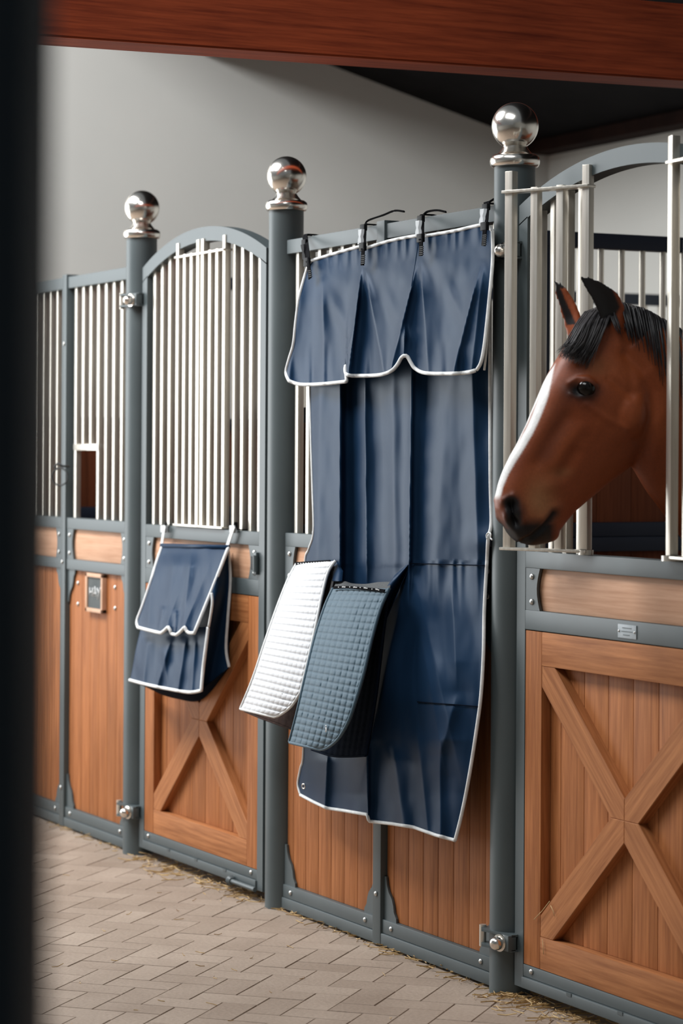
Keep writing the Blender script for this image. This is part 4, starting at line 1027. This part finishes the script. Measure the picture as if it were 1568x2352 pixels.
for i, v in enumerate(hm.vertices):
    wpnt = v.co + HO; lat = (wpnt - H0).dot(HL)
    m_ = wpnt - HL * lat + HL * abs(lat)
    p = pr(m_); n_ = norms[i]; nl = n_.dot(HL) * (1 if lat >= 0 else -1); dsp = 0.0
    x, y = p
    zcam = (wpnt - CAM).dot(FW)
    inhead = x < 1530 and y > 560 and abs(lat) < 0.16
    pos.append((x, y, lat, nl, inhead, wpnt))
    if inhead and nl > 0.1:
        k = min(1, (nl - .1) / .4)
        dsp -= 0.020 * gs(dist_ell(p, (1338, 894), 21, 12), 1) * k                     # eye opening
        dsp += 0.0045 * gs(segd(p, [(1308, 880), (1325, 869), (1350, 868), (1368, 884)])[0], 6) * k       # upper lid, brow
        dsp += 0.003 * gs(segd(p, [(1310, 905), (1330, 912), (1355, 908)])[0], 5) * k
        dsp -= 0.006 * gs(dist_ell(p, (1388, 850), 22, 20), 1) * k
        dsp -= 0.024 * gs(segd(p, NOST)[0], 12) * k
        dsp += 0.006 * gs(segd(p, [(1158, 1150), (1178, 1140), (1196, 1160), (1202, 1195)])[0], 8) * k
        dsp -= 0.009 * gs(segd(p, MOUTH)[0], 5.5) * k
        dsp += 0.004 * gs(segd(p, [(1278, 1166), (1250, 1190)])[0], 12) * k
        dsp += 0.0045 * gs(segd(p, CREST)[0], 16) * k
        dsp -= 0.006 * gs(segd(p, [(1320, 1040), (1290, 1090)])[0], 14) * k
        dsp -= 0.005 * gs(segd(p, NOSEV)[0], 16) * k
        dsp += 0.005 * gs(dist_ell(p, (1265, 1115), 24, 18), 1) * k
        dsp -= 0.008 * gs(segd(p, JAWR)[0], 15) * k
        dsp += 0.003 * gs(segd(p, [(1350, 930), (1390, 960), (1440, 985)])[0], 8) * k
        dsp -= 0.004 * gs(segd(p, [(1400, 870), (1450, 910)])[0], 10) * k
    if inhead and nl <= 0.1:
        dsp -= 0.004 * gs(segd(p, MOUTH)[0], 4.5)
    dsp += 0.0012 * noise.noise(wpnt * 22) if inhead else 0
    v.co += n_ * dsp
for i, v in enumerate(hm.vertices):
    x, y, lat, nl, inhead, wpnt = pos[i]; p = (x, y)
    c = RED.lerp(LRED, 0.5 + 0.5 * noise.noise(wpnt * 9))
    if inhead:
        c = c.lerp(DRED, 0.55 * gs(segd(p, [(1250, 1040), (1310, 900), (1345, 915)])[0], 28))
        c = c.lerp(TAN, 0.95 * gs(dist_ell(p, (1240, 1150), 34, 50), 1))
        c = c.lerp(TAN, 0.5 * gs(dist_ell(p, (1290, 1085), 24, 12), 1))
        c = c.lerp(TAN, 0.35 * gs(dist_ell(p, (1370, 840), 30, 22), 1))
        # dark muzzle
        mz = max(min(1, max(0, (y - 1184 - 0.30 * (1200 - x if x < 1200 else 0)) / 24)) * (1 if x < 1262 else max(0, 1 - (x - 1262) / 20)), min(1, 1.8 * gs(segd(p, NOST)[0], 20)), gs(segd(p, MOUTH)[0], 12) if y > 1160 else 0)
        c = c.lerp(BLK, min(1, mz))
        c = c.lerp(BLK, min(1, 1.5 * gs(dist_ell(p, (1338, 897), 34, 19), 1)))
        bd, bt = segd(p, MIDL)
        wd_ = lerp(3, 10, min(1, bt * 5)) if bt < .2 else lerp(10, 8.5, bt)
        if bd < wd_ + 5: c = c.lerp(WHT, min(1, max(0, (wd_ + 2 - bd) / 4)) * min(1, max(0, (1150 - y) / 14)))
    if wpnt.z > 1.70 and y < 775:      # ears
        en, et = segd((x, y), [(1331, 631), (1350, 665), (1372, 720), (1384, 770)])
        zc2 = pr(wpnt)
        ft, _ = segd(zc2, [(1271, 636), (1290, 690), (1312, 745)])
        if lat > 0.0:
            c = c.lerp(BLK, min(1, max(0, ((58 if y < 705 else max(16, 58 - (y - 705) * .75)) - en) / 8)) * min(1, max(0, (772 - y) / 25)))
        elif zc2[0] < 1345 and zc2[1] < 745:
            c = c.lerp(BLK, 1.0 if zc2[1] < 662 else min(1, max(0, (8 + (zc2[1] - 660) * .05 - ft) / 3)))
    if not inhead and wpnt.z < 0.55: c = BLK.copy()
    if not inhead and wpnt.z < 0.05: c = Vector((.04, .035, .03))
    coat.append((*c, 1))
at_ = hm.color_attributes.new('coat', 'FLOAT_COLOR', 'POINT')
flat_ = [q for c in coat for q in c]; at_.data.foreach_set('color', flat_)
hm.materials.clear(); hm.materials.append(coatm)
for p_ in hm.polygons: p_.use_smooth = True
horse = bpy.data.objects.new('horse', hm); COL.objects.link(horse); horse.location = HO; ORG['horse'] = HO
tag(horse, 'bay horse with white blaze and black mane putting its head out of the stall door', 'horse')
ec = med(1322, 893) + HL * 0.066
for sg in (1, -1):
    c = med(1320, 893) + HL * (0.0730 * sg); g = BM(); bmesh.ops.create_uvsphere(g, u_segments=32, v_segments=20, radius=0.0250)
    bmesh.ops.translate(g, verts=g.verts, vec=c); obj('eye', g, eyem, horse, 180, label='dark shining eye')
def strands(name, roots, mat, n, r_):
    """roots: function(k) -> list of points"""
    g = BM()
    for k in range(n):
        P_ = roots(k); tube(g, [Vector(q) for q in sm([tuple(q) for q in P_], 10)], lambda t: r_ * (1 - 0.85 * t ** 2) * (0.6 + 0.4 * min(1, t * 5)), 5)
    return obj(name, g, mat, horse, 180)
def fore(k):
    a_ = random.random(); b_ = random.uniform(-1, 1)
    root = med(lerp(1350, 1392, a_), lerp(722, 706, a_)) + HL * (0.035 * b_ + .008) + UP * .008
    m1 = med(lerp(1312, 1368, a_), lerp(752, 745, a_)) + HL * (0.030 * b_ + 0.05) + UP * .006
    m2 = med(lerp(1288, 1345, a_) + random.uniform(-5, 5), lerp(785, 790, a_)) + HL * (0.030 * b_ + .062)
    e_ = med(lerp(1262, 1322, a_) + random.uniform(-8, 8), lerp(815, 842, a_) + random.uniform(-12, 10)) + HL * (0.018 * b_ + .070)
    return [root, m1, m2, e_]
strands('forelock', fore, noisy('forelock_hair', (0.012, 0.011, 0.013), (0.06, 0.055, 0.058), 60, 0.42), 420, 0.0017)
def manef(k):
    a_ = k / 620.0
    x = lerp(1385, 1720, a_); ytop = polyat([(1385, 712), (1420, 698), (1470, 712), (1535, 748), (1620, 800), (1720, 870)], a_)[1]
    xx = polyat([(1385, 712), (1420, 698), (1470, 712), (1535, 748), (1620, 800), (1720, 870)], a_)[0]
    Zc = lerp(6.62, 6.78, a_); j = random.uniform(-1, 1)
    r0 = P3(xx + random.uniform(-4, 4), ytop + 10, Zc + 0.03 * j)
    ln = lerp(0.045, 0.24, min(1, a_ * 1.8)) * random.uniform(.7, 1.15)
    far = 1 if random.random() < (0.5 if a_ < .25 else 0.25) else -1
    o1 = FW * (0.030 * far) + UP * 0.012
    return [r0, r0 + o1 + RT * .006, r0 + FW * (0.070 * far) + RT * .012 - UP * ln * 0.35, r0 + FW * (0.088 * far) + RT * .022 - UP * ln]
strands('mane', manef, hairm, 620, 0.0030)

# ------------------------------------------------------------------ straw
g = BM()
def stalk(c, L_, ang, lift=0.0, r_=0.0016):
    d = Vector((math.cos(ang), math.sin(ang), random.uniform(-.1, .1))); b_ = Vector((-d.y, d.x, 0)) * random.uniform(-.2, .2) * L_
    tube(g, [c - d * L_ / 2 + UP * lift, c + b_, c + d * L_ / 2 + UP * random.uniform(0, .008)], r_, 4, flat=0.5)
for s0, s1, n, sp in ((-2.66, -1.55, 190, .10), (-1.45, -0.05, 130, .05), (0.02, 1.5, 320, .10), (-3.7, -2.8, 50, .06), (-0.05, 0.25, 60, .05)):
    for k in range(n):
        x = random.uniform(s0, s1); y = -0.01 - abs(random.gauss(0, sp * .6)) if random.random() < .75 else random.uniform(-.02, .06)
        stalk(Vector((x, y, random.uniform(.002, .010))), random.uniform(.02, .075), random.uniform(0, 6.3))
for k in range(150):
    stalk(Vector((random.uniform(-4, 1.6), -random.uniform(0, 2.6), .0025)), random.uniform(.01, .04), random.uniform(0, 6.3), 0, .0011)
tag(obj('straw', g, strawm), 'loose straw and hay scattered on the floor along the stall doors', 'straw', kind='stuff')
def stem(P, lab):
    g = BM(); tube(g, [wp(*q) for q in P], 0.0013, 5, flat=.5); tag(obj('straw_stem', g, strawm, None, 180), lab, 'straw')
stem([(1226, 2112, -.030), (1245, 2092, -.030), (1262, 2070, -.028)], 'straw stem sticking out from the lower left brace of the right door')
stem([(1264, 2080, -.0275), (1270, 2092, -.0275), (1273, 2105, -.0275)], 'short pale straw stem stuck on the lower left brace')
stem([(1245, 2157, -.0275), (1247, 2175, -.0275), (1248, 2192, -.0275)], 'upright pale straw stem on the bottom wooden rail of the right door')
